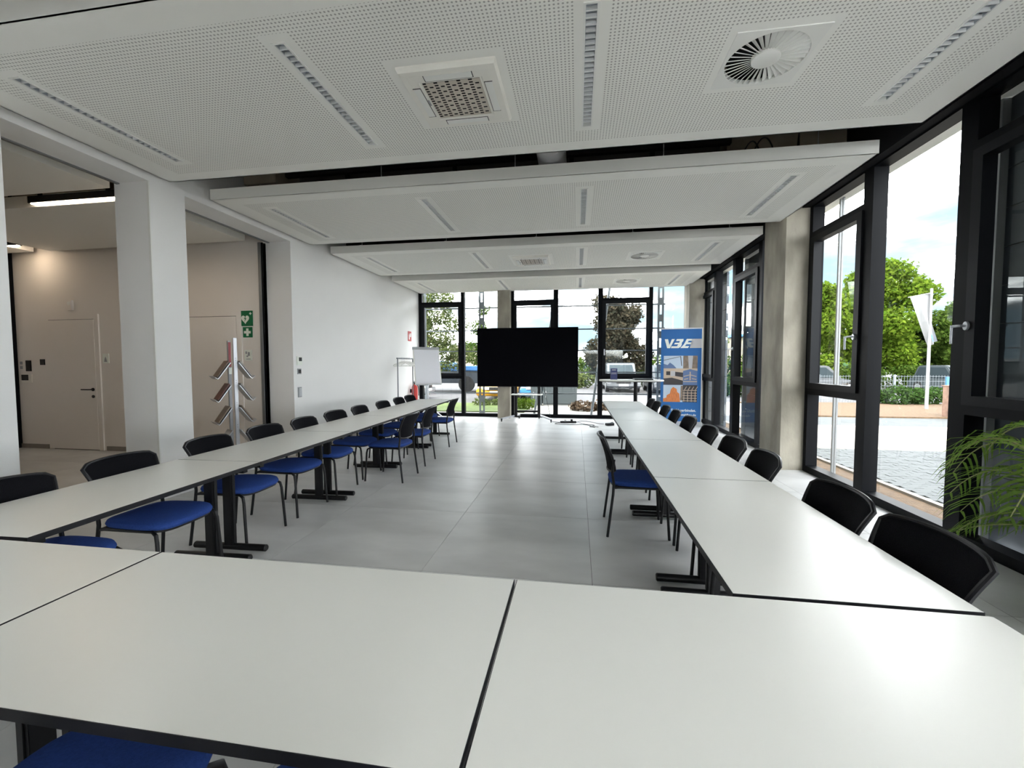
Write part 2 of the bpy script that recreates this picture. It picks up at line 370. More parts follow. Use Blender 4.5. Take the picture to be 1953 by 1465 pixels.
# ------------------------------------------------------------------ suspended ceiling panels
LX = (-3.84, -1.83, .07, 2.25)
PY = ((2.04, 4.03), (4.53, 6.46), (7.03, 8.96), (9.55, 11.36))
LY = ((2.43, 3.64), (4.91, 6.12), (7.40, 8.58), (9.90, 11.08))
AC = {0: (-.87, 3.08), 2: (-.86, 8.06)}
DF = {0: (1.20, 3.04), 2: (1.21, 8.07), 3: (1.16, 10.45)}
ZC = 3.45
def grid_plate(mb, x0, x1, y0, y1, z, rects, mi_plain=0, mi_in=1, holes=()):
    xs = sorted({x0, x1, *[r[0] for r in rects], *[r[1] for r in rects], *[h[0] for h in holes], *[h[1] for h in holes]})
    ys = sorted({y0, y1, *[r[2] for r in rects], *[r[3] for r in rects], *[h[2] for h in holes], *[h[3] for h in holes]})
    for i in range(len(xs)-1):
        for j in range(len(ys)-1):
            cx, cy = (xs[i]+xs[i+1])/2, (ys[j]+ys[j+1])/2
            if any(h[0] < cx < h[1] and h[2] < cy < h[3] for h in holes): continue
            perf = rects and rects[0][0] < cx < rects[0][1] and rects[0][2] < cy < rects[0][3] and not any(r[0] < cx < r[1] and r[2] < cy < r[3] for r in rects[1:])
            mb.add([(xs[i], ys[j], z), (xs[i], ys[j+1], z), (xs[i+1], ys[j+1], z), (xs[i+1], ys[j], z)], [(0, 1, 2, 3)], mi_in if perf else mi_plain)
words = ('first', 'second', 'third', 'fourth')
px0, px1 = -4.37, 2.80
for k in range(4):
    y0, y1 = PY[k]
    t = thing('ceiling_panel', ('white perforated ceiling panel over the front tables, with large cassette and diffuser', 'white perforated ceiling panel second from the camera, with strip lights only',
        'white perforated ceiling panel third from the camera, with cassette and diffuser', 'white perforated ceiling panel ending just before the window wall behind the screen')[k], 'ceiling panel', (0, 0, 0), 0, 'suspended ceiling panels')
    rects = [(px0+.26, px1-.24, y0+.20, y1-.155)]; holes = []
    for x in LX:
        rects.append((x-.10, x+.10, LY[k][0]-.07, LY[k][1]+.07)); holes.append((x-.035, x+.035, LY[k][0], LY[k][1]))
    if k in AC: rects.append((AC[k][0]-.40, AC[k][0]+.40, AC[k][1]-.40, AC[k][1]+.40)); holes.append((AC[k][0]-.28, AC[k][0]+.28, AC[k][1]-.28, AC[k][1]+.28))
    if k in DF: rects.append((DF[k][0]-.31, DF[k][0]+.31, DF[k][1]-.31, DF[k][1]+.31)); holes.append((DF[k][0]-.25, DF[k][0]+.25, DF[k][1]-.25, DF[k][1]+.25))
    mb = MB(); grid_plate(mb, px0, px1, y0, y1, ZC, rects, 0, 1, holes)
    mb.build('perforated_board', [M['board'], M['perf']], t, fix=False)
    e = MB(); e.box(px0, px1, y0, y0+.012, ZC, ZC+.125).box(px0, px1, y1-.012, y1, ZC, ZC+.125).box(px0, px0+.012, y0+.012, y1-.012, ZC, ZC+.125).box(px1-.012, px1, y0+.012, y1-.012, ZC, ZC+.125)
    e.build('edge_frame', M['board'], t, fix=False)
    tp = MB(); grid_plate(tp, px0+.012, px1-.012, y0+.012, y1-.012, ZC+.118, [], 0, 1, holes); tp.build('backing_board', M['duct'], t, fix=False)
    for x in (-3.9, -2.3, -.7, .9, 2.4):
        for y in (y0+.25, y1-.25):
            MB().tube([(x, y, ZC+.10), (x, y, ZS)], .005, 6).box(x-.02, x+.02, y-.05, y+.05, ZC+.11, ZC+.19).build('hanger_rod', M['alu'], t, fix=False)
struct(box('trim_19', M['board'], px0, px1, -.46, 1.52, ZC, ZC+.125))       # next ceiling panel, above the camera
# services above the panels
t = thing('air_duct', 'black rectangular air duct running across the ceiling void', 'duct', (0, 0, 0))
MB().box(-3.55, 1.55, 5.05, 5.75, 3.72, 4.22).build('duct_body', M['duct'], t, fix=False)
for x in (-2.9, -1.5, -.1, .8): MB().box(x, x+.05, 5.02, 5.78, 3.69, 4.25).build('flange', M['void'], t, fix=False)
MB().box(-3.6, 1.6, 4.84, 4.90, 3.80, 3.85).build('cable_tray', M['void'], t, fix=False)
t = thing('round_duct', 'silver round duct end showing in the gap between the first two ceiling panels', 'duct', (-.29, 4.58, 3.785))
MB().lathe([(.06, -.04), (.12, -.025), (.155, .02), (.16, .06), (.16, .40)], 28, (0, 0, 0), 0, 'y').build('duct_pipe', M['silver'], t, smooth=True)
tag(MB().box(-4.1, -3.66, 4.75, 5.8, 3.70, 4.1).build('insulation_board', M['slab']), 'tan insulated box beside the black duct above the second ceiling panel', 'duct')
for i, (xa, xb, h) in enumerate(((1.75, 2.05, .10), (1.85, 2.2, .16), (2.3, 2.45, .2))):
    tag(MB().tube(arc((xa, 4.95, 3.72), ((xa+xb)/2, 5.1, 3.95+h), (xb, 5.3, 3.9), 8), .008, 6).build('cable', M['plastic'], smooth=True), ('short', 'middle', 'long')[i]+' dark cable looping in the ceiling void over the second panel', 'cable', 'cables in the ceiling void')
struct(MB().box(1.7, 2.95, 5.3, 5.75, 3.75, ZS).build('trim_17', M['slab'], fix=False))
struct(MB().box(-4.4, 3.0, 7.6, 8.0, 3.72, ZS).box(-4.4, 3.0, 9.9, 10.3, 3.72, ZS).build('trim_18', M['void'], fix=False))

# recessed linear lights
def make_light():
    t = thing('linear_light', 'x', 'light', (0, 0, 0), 0, 'recessed linear lights'); h = .6
    MB().box(-.046, -.032, -h-.012, h+.012, -.005, .03).box(.032, .046, -h-.012, h+.012, -.005, .03).box(-.032, .032, -h-.012, -h, -.005, .03).box(-.032, .032, h, h+.012, -.005, .03).build('light_frame', M['white'], t, fix=False)
    MB().box(-.034, .034, -h, h, .038, .06).box(-.034, -.030, -h, h, .004, .04).box(.030, .034, -h, h, .004, .04).build('reflector', M['lens'], t, fix=False)
    lv = MB()
    for i in range(1, 24): lv.box(-.031, .031, -h+i*1.2/24-.004, -h+i*1.2/24+.004, .0, .022)
    tag(lv.build('louvre', M['louvre'], t, fix=False), kind='stuff'); return t
lt0 = make_light(); first = True
lw = ('beside the left-out wall', '', '', '')
places = ('next to the solid wall', 'second from the solid wall', 'second from the windows', 'next to the windows')
over = ('in the ceiling panel over the front tables', 'in the second ceiling panel', 'in the third ceiling panel', 'in the last ceiling panel')
for k in range(4):
    for i, x in enumerate(LX):
        loc = (x, (LY[k][0]+LY[k][1])/2, ZC); lab = 'unlit strip light %s, %s' % (over[k], places[i])
        if first: lt0.location = loc; lt0['label'] = lab; first = False
        else: dup(lt0, loc, 0, lab)

# air conditioning cassettes
def make_cassette():
    t = thing('ceiling_cassette', 'x', 'air conditioner', (0, 0, 0), 0, 'ceiling air conditioners'); a = .34; g = .205
    # stepped frame: outer rim lower than ceiling, centre panel
    f = MB(); z0, z1 = -.035, 0
    def ring(o1, za, o2, zb):
        vs = [(-o1, -o1, za), (o1, -o1, za), (o1, o1, za), (-o1, o1, za), (-o2, -o2, zb), (o2, -o2, zb), (o2, o2, zb), (-o2, o2, zb)]
        f.add(vs, [(i, (i+1) % 4, 4+(i+1) % 4, 4+i) for i in range(4)])
    ring(a, 0, a, -.012); ring(a, -.012, a-.012, -.036); ring(a-.012, -.036, a-.055, -.040); ring(a-.055, -.040, g+.02, -.040); ring(g+.02, -.040, g+.012, -.032); ring(g+.012, -.032, g, -.032); ring(g, -.032, g, -.028)
    f.build('cassette_frame', M['whitel'], t)
    n = 30; c = 2*g/n; gr = MB()
    gr.box(-g, g, -g, g, -.026, -.020, 1)
    for i in range(n):
        for j in range(n):
            if (i % 3 != 2) and ((j+(i//3)) % 2 == 0) and (i % 3 == 0 or True) and ((i//3+j//2) % 2 == 0 or j % 2 == 0): continue
            x, y = -g+i*c, -g+j*c
            gr.add([(x, y, -.034), (x, y+c, -.034), (x+c, y+c, -.034), (x+c, y, -.034)], [(0, 1, 2, 3)])
    tag(gr.build('intake_grille', [M['grille'], M['dark']], t, fix=False), 'warm grey intake grille of small square holes')
    for q in range(4):
        R = Matrix.Rotation(q*PI/2, 4, 'Z')
        v = MB(); v.box(-.165, .165, .232, .282, -.0425, -.0395, 0, R)
        fl_ = v.build('air_flap', M['white'], t, fix=False)
        MB().box(-.170, -.165, .228, .286, -.0418, -.039, 0, R).box(.165, .170, .228, .286, -.0418, -.039, 0, R).box(-.165, .165, .228, .232, -.0418, -.039, 0, R).build('flap_gap', M['dark'], fl_, fix=False)
    MB().box(-.225, -.215, -.03, .03, -.0425, -.039).build('indicator', M['grey'], t, fix=False)
    MB().box(-.27, .27, -.27, .27, 0, .20).build('housing', M['duct'], t, fix=False)
    return t
c0 = make_cassette(); c0.location = (AC[0][0], AC[0][1], ZC); c0['label'] = 'large square ivory air conditioner in the ceiling panel over the front tables'
dup(c0, (AC[2][0], AC[2][1], ZC), 0, 'square ivory air conditioner in the third ceiling panel, above the aisle')
# swirl diffusers
def make_diffuser():
    t = thing('swirl_diffuser', 'x', 'vent', (0, 0, 0), 0, 'round ceiling diffusers'); R = .242; r = .085; n = 48
    p = MB(); ring = [(R*math.cos(2*PI*i/n), R*math.sin(2*PI*i/n)) for i in range(n)]; h = .262
    sq = []
    for x, y in ring:
        s = h/max(abs(x), abs(y)); sq.append((x*s, y*s))
    vs = [(x, y, -.006) for x, y in sq]+[(x, y, -.006) for x, y in ring]+[(x, y, .025) for x, y in ring]+[(x, y, .004) for x, y in sq]
    fs = []
    for i in range(n):
        j = (i+1) % n; fs += [(i, j, n+j, n+i), (n+i, n+j, 2*n+j, 2*n+i), (i, 3*n+i, 3*n+j, j)]
    p.add(vs, fs); p.build('face_plate', M['white'], t)
    MB().lathe([(R, .06), (R, .062)], 32).build('plenum', M['dark'], t)
    MB().lathe([(.0, -.010), (r*.9, -.010), (r, -.006), (r, .02)], 28).build('hub', M['white'], t, smooth=True)
    b = MB(); wi, wo = .0075, .0195; tl = math.radians(-37)
    def sect(rad, w): return [(rad, -w*math.cos(tl), -w*math.sin(tl)*.8+.008), (rad, w*math.cos(tl), w*math.sin(tl)*.8+.008)]
    A, B = sect(r-.003, wi), sect(R-.002, wo); th = .0016
    b.add([A[0], A[1], B[1], B[0]]+[(q[0], q[1], q[2]+th) for q in (A[0], A[1], B[1], B[0])], [(0, 1, 2, 3), (7, 6, 5, 4), (0, 3, 7, 4), (1, 5, 6, 2), (2, 6, 7, 3), (0, 4, 5, 1)])
    i_ = 0 if A[0][2] < A[1][2] else 1; P0, P1 = A[i_], B[i_]
    b.add([P0, P1, (P1[0], P1[1], P1[2]-.006), (P0[0], P0[1], P0[2]-.003)], [(0, 1, 2, 3)])
    b0 = b.build('blade', M['white'], t)
    for i in range(1, 36):
        c = b0.copy(); COL.objects.link(c); c.parent = t; c.rotation_euler = (0, 0, 2*PI*i/36)
    return t
d0 = make_diffuser(); d0.location = (DF[0][0], DF[0][1], ZC); d0['label'] = 'large round white swirl diffuser in the ceiling panel over the front tables'
dup(d0, (DF[2][0], DF[2][1], ZC), 0, 'round white swirl diffuser level with the far cassette in the third ceiling panel')
dup(d0, (DF[3][0], DF[3][1], ZC), 0, 'small looking round swirl diffuser in the last ceiling panel before the window wall')

# corridor lamps
def corridor_lamp(x0, x1, y, lab, lm='lampwarm'):
    t = thing('corridor_lamp', lab, 'lamp', ((x0+x1)/2, y, 3.405), 0, 'glowing corridor lamps'); h = (x1-x0)/2
    MB().box(-h-.03, h+.03, -.03, .03, .010, .09).build('lamp_body', M['frame'], t, fix=False)
    MB().box(-h, h, -.020, .020, .0, .010).build('diffuser', M[lm], t, fix=False)
    MB().box(-h+.1, -h+.13, -.015, .015, .09, .88).box(h-.13, h-.1, -.015, .015, .09, .88).build('suspension', M['frame'], t, fix=False)
corridor_lamp(-6.5, -5.3, 4.215, 'glowing warm strip lamp in the black ceiling slot beside the white column')
corridor_lamp(-9.75, -9.0, 5.62, 'glowing warm strip lamp close to the corridor wall above the wall switches', 'lampwall')

# ------------------------------------------------------------------ corridor doors and fittings
def flush_door(n, x0, x1, z1, handle):
    root = bpy.data.objects.new('door_%d' % n, None); COL.objects.link(root); struct(root)
    MB().box(x0-.09, x0-.006, 5.978, 6.0, 0, z1+.09).box(x1+.006, x1+.09, 5.978, 6.0, 0, z1+.09).box(x0-.006, x1+.006, 5.978, 6.0, z1+.008, z1+.09).build('door_frame', M['warmplaster'], root, fix=False)
    MB().box(x0-.006, x1+.006, 5.992, 6.0, .0, z1+.008).build('door_gap', M['duct'], root, fix=False)
    lf = MB().box(x0, x1, 5.974, 5.992, .012, z1).build('door_leaf', M['warmplaster'], root, fix=False)
    if handle:
        hx = x1-.06; h = MB().lathe([(.028, -.012), (.028, 0)], 16, (hx, 5.974, 1.05), 0, 'y').tube([(hx, 5.965, 1.05), (hx, 5.92, 1.05), (hx-.02, 5.915, 1.05), (hx-.17, 5.915, 1.05)], .010, 8)
        h.build('door_handle', M['steel'], lf, smooth=True)
        MB().lathe([(.026, -.012), (.026, 0)], 16, (hx, 5.974, .93), 0, 'y').build('lock_rosette', M['steel'], lf)
    return root
flush_door(1, -9.05, -8.10, 2.24, True); flush_door(2, -6.30, -5.38, 2.24, False)
YW = 5.998
def wall_box(name, m, lab, cat, x0, x1, z0, z1, d=.02, group=None):
    o = box(name, m, x0, x1, 5.985-d+.015, 6.0, z0, z1, None, .002); return tag(o, lab, cat, group)
wall_box('intercom_panel', M['plastic'], 'tall black wall panel beside the corridor door, left in the row of switches'.replace(', left in', ' in'), 'switch', -9.57, -9.47, 1.36, 1.55)
wall_box('wall_switch', M['plastic'], 'single square black switch close to the white corridor door', 'switch', -9.26, -9.17, 1.47, 1.57)
t = thing('thermostat', 'black screen controller on a pale backing under the tall black panel', 'thermostat', (0, 0, 0))
box('back_plate', M['whitel'], -9.68, -9.46, 5.985, 6.0, 1.16, 1.31, t); tag(box('display', M['plastic'], -9.67, -9.53, 5.976, 5.986, 1.20, 1.30, t, .002), 'black display')
wall_box('small_switch', M['grey'], 'upper of two tiny grey switches beside the tall black panel', 'switch', -9.70, -9.66, 1.48, 1.53, .015)
wall_box('small_switch', M['grey'], 'lower of two tiny grey switches beside the tall black panel', 'switch', -9.70, -9.66, 1.40, 1.45, .015)
t = thing('emergency_light', 'small white box mounted above the corridor door', 'emergency light', (0, 0, 0))
box('light_housing', M['warmplaster'], -8.60, -8.51, 5.96, 6.0, 2.40, 2.57, t, .003); box('light_lens', M['white'], -8.585, -8.525, 5.955, 5.961, 2.49, 2.545, t)
t = thing('door_sign', 'small white square sign beside the door handle side of the corridor door', 'sign', (0, 0, 0))
box('sign_plate', M['signwhite'], -7.96, -7.84, 5.988, 6.0, 1.50, 1.66, t)
MB().prism([(-7.93, 1.52), (-7.87, 1.52), (-7.885, 1.58), (-7.90, 1.61), (-7.915, 1.58)], 5.985, 5.988, 'y').build('pictogram', M['grey'], t)
# AED and first aid signs
t = thing('defibrillator_sign', 'green sign with a white heart, lightning bolt and small cross', 'sign', (-5.205, 5.985, 2.205)); s = .115
box('sign_plate', M['green'], -s, s, 0, .012, -s*1.05, s*1.05, t, .002)
hp = []
for i in range(28):
    a = 2*PI*i/28; hp.append((-.012+.0047*16*math.sin(a)**3*.92, -.012+.0047*(13*math.cos(a)-5*math.cos(2*a)-2*math.cos(3*a)-math.cos(4*a))))
MB().prism(hp, -.003, .001, 'y').build('heart', M['signwhite'], t)
MB().prism([(.0, .045), (-.032, -.012), (-.012, -.008), (-.026, -.055), (.012, .002), (-.008, .0)], -.005, -.002, 'y').build('lightning_bolt', M['green'], t)
MB().box(.062, .102, -.003, .001, .068, .082).box(.075, .089, -.003, .001, .055, .095).build('cross', M['signwhite'], t, fix=False)
t = thing('first_aid_sign', 'small green sign with a white cross, under the heart sign', 'sign', (-5.185, 5.985, 1.985)); s = .082
box('sign_plate', M['green'], -s, s, 0, .012, -s, s, t, .002)
MB().box(-.06, .06, -.003, .001, -.02, .02).box(-.02, .02, -.003, .001, .02, .06).box(-.02, .02, -.003, .001, -.06, -.02).build('cross', M['signwhite'], t, fix=False)
t = thing('wall_notice', 'small pale notice with faint drawing below the green signs', 'notice', (-5.19, 5.99, 1.62))
box('notice_sheet', M['signwhite'], -.065, .065, 0, .008, -.085, .085, t)
MB().box(-.045, -.02, -.002, .001, .02, .06).box(-.005, .03, -.002, .001, -.01, .05).box(-.03, .0, -.002, .001, -.03, -.005).box(-.035, .04, -.002, .001, -.065, -.055).build('drawing', M['grey'], t, fix=False)
# fittings on the white wall
def wall_x(name, y0, y1, z0, z1, d, m, par=None): return box(name, m, XL, XL+d, y0, y1, z0, z1, par, .002)
t = thing('room_thermostat', 'white room controller with black display on the white wall edge', 'thermostat', (0, 0, 0))
wall_x('casing', 6.13, 6.25, 1.46, 1.60, .022, M['signwhite'], t); tag(box('display', M['plastic'], XL+.02, XL+.026, 6.165, 6.235, 1.525, 1.585, t), 'black display')
t = thing('light_switch', 'dark grey switch directly under the white room controller', 'switch', (0, 0, 0))
wall_x('switch_frame', 6.145, 6.235, 1.315, 1.405, .012, M['grey'], t); box('rocker', M['plastic'], XL+.010, XL+.018, 6.16, 6.22, 1.33, 1.39, t)
t = thing('blind_switch', 'tall narrow grey control plate, lowest fitting on the white wall edge', 'switch', (0, 0, 0))
wall_x('switch_frame', 6.145, 6.235, .94, 1.105, .012, M['grey'], t); box('key_panel', M['alu'], XL+.010, XL+.016, 6.165, 6.225, .955, 1.09, t)
# fire signs / extinguisher
t = thing('fire_sign', 'small red fire extinguisher sign high on the white wall near the windows', 'sign', (XL, 10.76, 2.22))
box('sign_plate', M['red'], 0, .01, -.11, .11, -.13, .13, t, .002)
MB().box(.009, .012, -.06, -.01, -.09, .04).box(.009, .012, -.05, -.02, .04, .07).box(.009, .012, .02, .07, -.02, .08).build('pictogram', M['signwhite'], t, fix=False)
t = thing('fire_extinguisher', 'red fire extinguisher hanging on the wall behind the coat rack', 'fire extinguisher', (XL+.12, 10.78, .50))
MB().lathe([(.04, 0), (.075, .01), (.08, .04), (.08, .34), (.06, .40), (.025, .43)], 20).build('cylinder_body', M['red'], t, smooth=True)
MB().lathe([(.022, .43), (.022, .47)], 12).box(-.02, .02, -.03, .09, .465, .485).box(-.02, .02, -.03, .07, .50, .515).build('valve', M['plastic'], t)
MB().tube(arc((.0, .05, .46), (.10, .12, .40), (.085, .06, .12), 8), .011, 8).build('hose', M['plastic'], t, smooth=True)
MB().box(-.12, -.07, -.03, .03, .2, .3).build('wall_bracket', M['plastic'], t)

# ================================================================== TABLES
def make_table():
    t = thing('conference_table', 'x', 'table', (0, 0, 0), 0, 'grey topped conference tables'); a, b = .6985, .3485
    box('tabletop', M['laminate'], -a+.002, a-.002, -b+.002, b-.002, .714, .740, t)
    MB().box(-a, a, -b, -b+.002, .713, .7392).box(-a, a, b-.002, b, .713, .7392).box(-a, -a+.002, -b+.002, b-.002, .713, .7392).box(a-.002, a, -b+.002, b-.002, .713, .7392).build('edge_band', M['edge'], t, fix=False)
    MB().box(-.60, .60, -.215, -.175, .672, .713).box(-.60, .60, .175, .215, .672, .713).build('under_frame', M['steel'], t, fix=False)
    for s in (-1, 1):
        x = s*.615
        MB().box(x-.026, x+.026, -.035, .035, .05, .70).box(x-.014, x+.014, .035, .041, .06, .69).box(x-.014, x+.014, -.041, -.035, .06, .69).build('leg_post', M['steel'], t, bevel=.004)
        MB().box(x-.02, x+.02, -.29, .29, .675, .713).build('top_arm', M['steel'], t, fix=False)
        MB().tube([(x, -.31, .034), (x, -.304, .034), (x, .304, .034), (x, .31, .034)], [.020, .026, .026, .020], 14).build('foot_bar', M['steel'], t, smooth=True)
    return t
T0 = make_table(); used = [0]
def place_table(x, y, rz, lab):
    if not used[0]: T0.location = (x, y, 0); T0.rotation_euler = (0, 0, rz); T0['label'] = lab; used[0] = 1
    else: dup(T0, (x, y, 0), rz, lab)
place_table(.50, 1.035, 0, 'pale grey conference table across the near end, at the corner of the window row')
place_table(-.905, 1.035, 0, 'pale grey conference table in the middle of the near end, seam beside its black edge')
place_table(-2.31, 1.035, 0, 'pale grey conference table at the near end corner of the wall row')
rw = ('first of the window row, joining the near end tables', 'second table of the window row, with a chair on its aisle side', 'third table of the window row, in the middle', 'fourth table of the window row, one before its end', 'last table of the window row, in front of the high table')
for i in range(5): place_table(.845, 2.10+1.402*i, PI/2, 'pale grey table, '+rw[i])
lw = ('first table of the wall row, joining the near end tables', 'second table of the wall row, opposite the white column', 'third table of the wall row, with the nearer aisle chairs behind it', 'fourth table of the wall row, with aisle chairs at its side', 'last table of the wall row, in front of the flip chart')
th = math.radians(2.1); ox, oy = -2.655, 1.40
for i in range(5):
    d = .70+1.402*i; place_table(ox-math.sin(th)*d, oy+math.cos(th)*d, PI/2+th, 'pale grey table, '+lw[i])

# ================================================================== CHAIRS
def make_chair():
    t = thing('conference_chair', 'x', 'chair', (0, 0, 0), 0, 'blue conference chairs')
    # seat cushion: rounded outline lofted into a cushion, front edge dipping
    def outline(n=36):
        pts = []
        for i in range(n):
            a = 2*PI*i/n; c, s = math.cos(a), math.sin(a); e = .5
            x = abs(c)**e*math.copysign(1, c); y = abs(s)**e*math.copysign(1, s)
            pts.append((x*(.232+.012*y), .015+y*.245))
        return pts
    O = outline(); n = len(O); prof = [(.35, .484), (.7, .484), (.90, .479), (.97, .469), (1.0, .452), (.98, .438), (.93, .432)]
    vs = []; 
    for s, z in prof:
        for x, y in O:
            yy = .015+(y-.015)*s; dip = .016*max(0, (yy-.12)/.14)**2; vs.append((x*s, yy, z-dip-.004*(1-(x*s/.24)**2)*(s < .95)))
    k = len(prof); fs = [(i*n+j, i*n+(j+1) % n, (i+1)*n+(j+1) % n, (i+1)*n+j) for i in range(k-1) for j in range(n)]+[tuple(range(n)), tuple((k-1)*n+j for j in range(n))[::-1]]
    tag(MB().add(vs, fs).build('seat', M['blue'], t, smooth=True), 'blue fabric seat cushion')
    vs = [(x*.94, .015+(y-.015)*.94, z-.016*max(0, ((y-.015)*.94-.105)/.14)**2) for z in (.436, .418) for x, y in O]
    MB().add(vs, [(j, (j+1) % n, n+(j+1) % n, n+j) for j in range(n)]+[tuple(range(n)), tuple(range(n, 2*n))[::-1]]).build('seat_shell', M['plastic'], t)
    # backrest surface
    def bp(u, v):
        wv = .188+.048*v; zt = .845-.012*u*u-.026*abs(u)**14; zb = .535+.008*u*u+.020*abs(u)**9
        z = zb+(zt-zb)*v; y = -.235-.075*v-.012*v*v+.050*u*u+.012*math.sin(PI*v)
        return Vector((wv*u, y, z))
    nu, nv = 16, 10; vs = [bp(-1+2*i/nu, j/nv) for j in range(nv+1) for i in range(nu+1)]
    vs2 = [v+Vector((0, -.006, 0)) for v in vs]; b = len(vs); w = nu+1
    fs = [(j*w+i, j*w+i+1, (j+1)*w+i+1, (j+1)*w+i) for j in range(nv) for i in range(nu)]
    fs += [tuple(b+q for q in f[::-1]) for f in fs]
    rim = [i for i in range(w)]+[j*w+nu for j in range(1, nv+1)]+[nv*w+i for i in range(nu-1, -1, -1)]+[j*w for j in range(nv-1, 0, -1)]
    fs += [(rim[q], b+rim[q], b+rim[(q+1) % len(rim)], rim[(q+1) % len(rim)]) for q in range(len(rim))]
    tag(MB().add(vs+vs2, fs).build('back_mesh', M['mesh'], t, smooth=True), 'black mesh back')
    ring = [bp(-1+2*i/14, 0) for i in range(15)]+[bp(1, j/8) for j in range(1, 9)]+[bp(1-2*i/14, 1) for i in range(1, 15)]+[bp(-1, 1-j/8) for j in range(1, 8)]
    MB().tube([p+Vector((0, -.003, 0)) for p in ring], .0105, 8, closed=True).build('back_frame', M['plastic'], t, smooth=True)
    for s in (-1, 1):
        MB().tube([(s*.236, .255, 0), (s*.226, .232, .36), (s*.222, .222, .405), (s*.215, .19, .424), (s*.212, -.16, .424), (s*.212, -.19, .42)], .0115, 10).build('leg', M['steel'], t, smooth=True)
        MB().tube([(s*.236, -.250, 0), (s*.222, -.205, .36), (s*.215, -.20, .45), (s*.212, -.212, .55), (s*.205, -.198, .66)], .0115, 10).build('leg', M['steel'], t, smooth=True)
        MB().tube([(s*.236, s2*.2525, 0), (s*.236, s2*.2525, .012)], .0135, 8).build('foot_cap', M['plastic'], t) if False else None
    MB().tube([(-.212, -.19, .42), (.212, -.19, .42)], .010, 8).build('cross_bar', M['steel'], t, smooth=True)
    return t
C0 = make_chair(); cused = [0]
def place_chair(x, y, rz, lab, grp=None):
    if not cused[0]: C0.location = (x, y, 0); C0.rotation_euler = (0, 0, rz); C0['label'] = lab; cused[0] = 1; r = C0
    else: r = dup(C0, (x, y, 0), rz, lab)
    if grp: r['group'] = grp
ordn = ('first', 'second', 'third', 'fourth', 'fifth', 'sixth', 'seventh', 'eighth', 'ninth', 'tenth')
g1 = 'chairs on the wall side of the wall row'
for i, y in enumerate((1.78, 2.42, 3.16, 3.84, 4.48, 5.18, 5.88, 6.66, 7.42, 7.98)):
    place_chair(-2.84-.036*(y-2.4)+(.02 if i % 3 == 1 else 0), y, -PI/2+(-.04, .02, .03, -.02, .03, -.03, .02, .0, .03, -.02)[i], 'blue seated mesh chair on the wall side of the wall row, %s from the camera' % ordn[i], g1)
g2 = 'chairs on the window side of the window row'
for i, y in enumerate((1.75, 2.30, 3.16, 3.74, 4.41, 5.15, 5.86, 6.50, 7.19, 7.72)):
    place_chair(1.035, y, PI/2+(.05, .04, -.03, .02, .0, .03, -.02, .0, .02, .0)[i], 'blue seated mesh chair on the window side of the window row, %s from the camera' % ordn[i], g2)
place_chair(.515, 3.83, -PI/2, 'lone blue chair on the aisle side of the window row')
for i, (y, x) in enumerate(((5.11, -2.37), (5.95, -2.41), (7.36, -2.48))):
    place_chair(x, y, PI/2+(-.03, .03, 0)[i], 'blue chair on the aisle side of the wall row, %s' % ('first of three', 'second of three', 'last, by the far end')[i], 'aisle chairs of the wall row')
place_chair(-1.16, .72, 0, 'blue chair under the near end table, seat showing below its black edge')
place_chair(-.52, .72, 0, 'blue chair under the near end table, only a sliver of seat at the frame bottom')

# ================================================================== SCREEN ON STAND
t = thing('presentation_screen', 'very large black flat screen on a wheeled stand before the windows', 'screen', (-1.265, 10.66, 0))
box('screen_housing', M['plastic'], -1.295, 1.295, -.02, .05, .885, 2.395, t, .006)
tag(box('screen_glass', M['screen'], -1.285, 1.285, -.024, -.019, .90, 2.388, t), 'black glossy display')
for s in (-.30, .30):
    MB().box(s-.035, s+.035, .09, .15, .10, 1.9).build('stand_column', M['steel'], t, bevel=.004)
    xo = s*2.1; f = MB()
    dirv = Vector((xo-s, -.36+.25, 0))
    a = Vector((s*.9, .55, .115)); b = Vector((xo, -.16, .095)); n_ = Vector((-(b-a).y, (b-a).x, 0)).normalized()*.03
    f.add([a-n_, a+n_, b+n_, b-n_]+[v+Vector((0, 0, -.035)) for v in (a-n_, a+n_, b+n_, b-n_)], [(0, 1, 2, 3), (7, 6, 5, 4), (0, 4, 5, 1), (1, 5, 6, 2), (2, 6, 7, 3), (3, 7, 4, 0)])
    ft = f.build('stand_foot', M['alu'], t)
    for p in (a, b):
        MB().lathe([(.032, -.013), (.032, .013)], 14, (p.x, p.y, .032), 0, 'x').box(p.x-.02, p.x+.02, p.y-.016, p.y+.016, .045, .075).build('caster', M['plastic'], ft)
MB().box(-.32, .32, .10, .14, 1.25, 1.31).box(-.32, .32, .10, .14, 1.85, 1.91).box(-.32, .32, .10, .14, .22, .27).box(-.20, .20, .05, .10, 1.2, 1.95).build('mount', M['steel'], t, fix=False)
tag(box('shelf', M['white'], -.40, .40, -.10, .16, .675, .70, t, .004), 'white shelf')
MB().tube(arc((.42, .1, .9), (.52, .12, .5), (.62, .02, .02), 10), .005, 6).build('cable', M['plastic'], t, smooth=True)
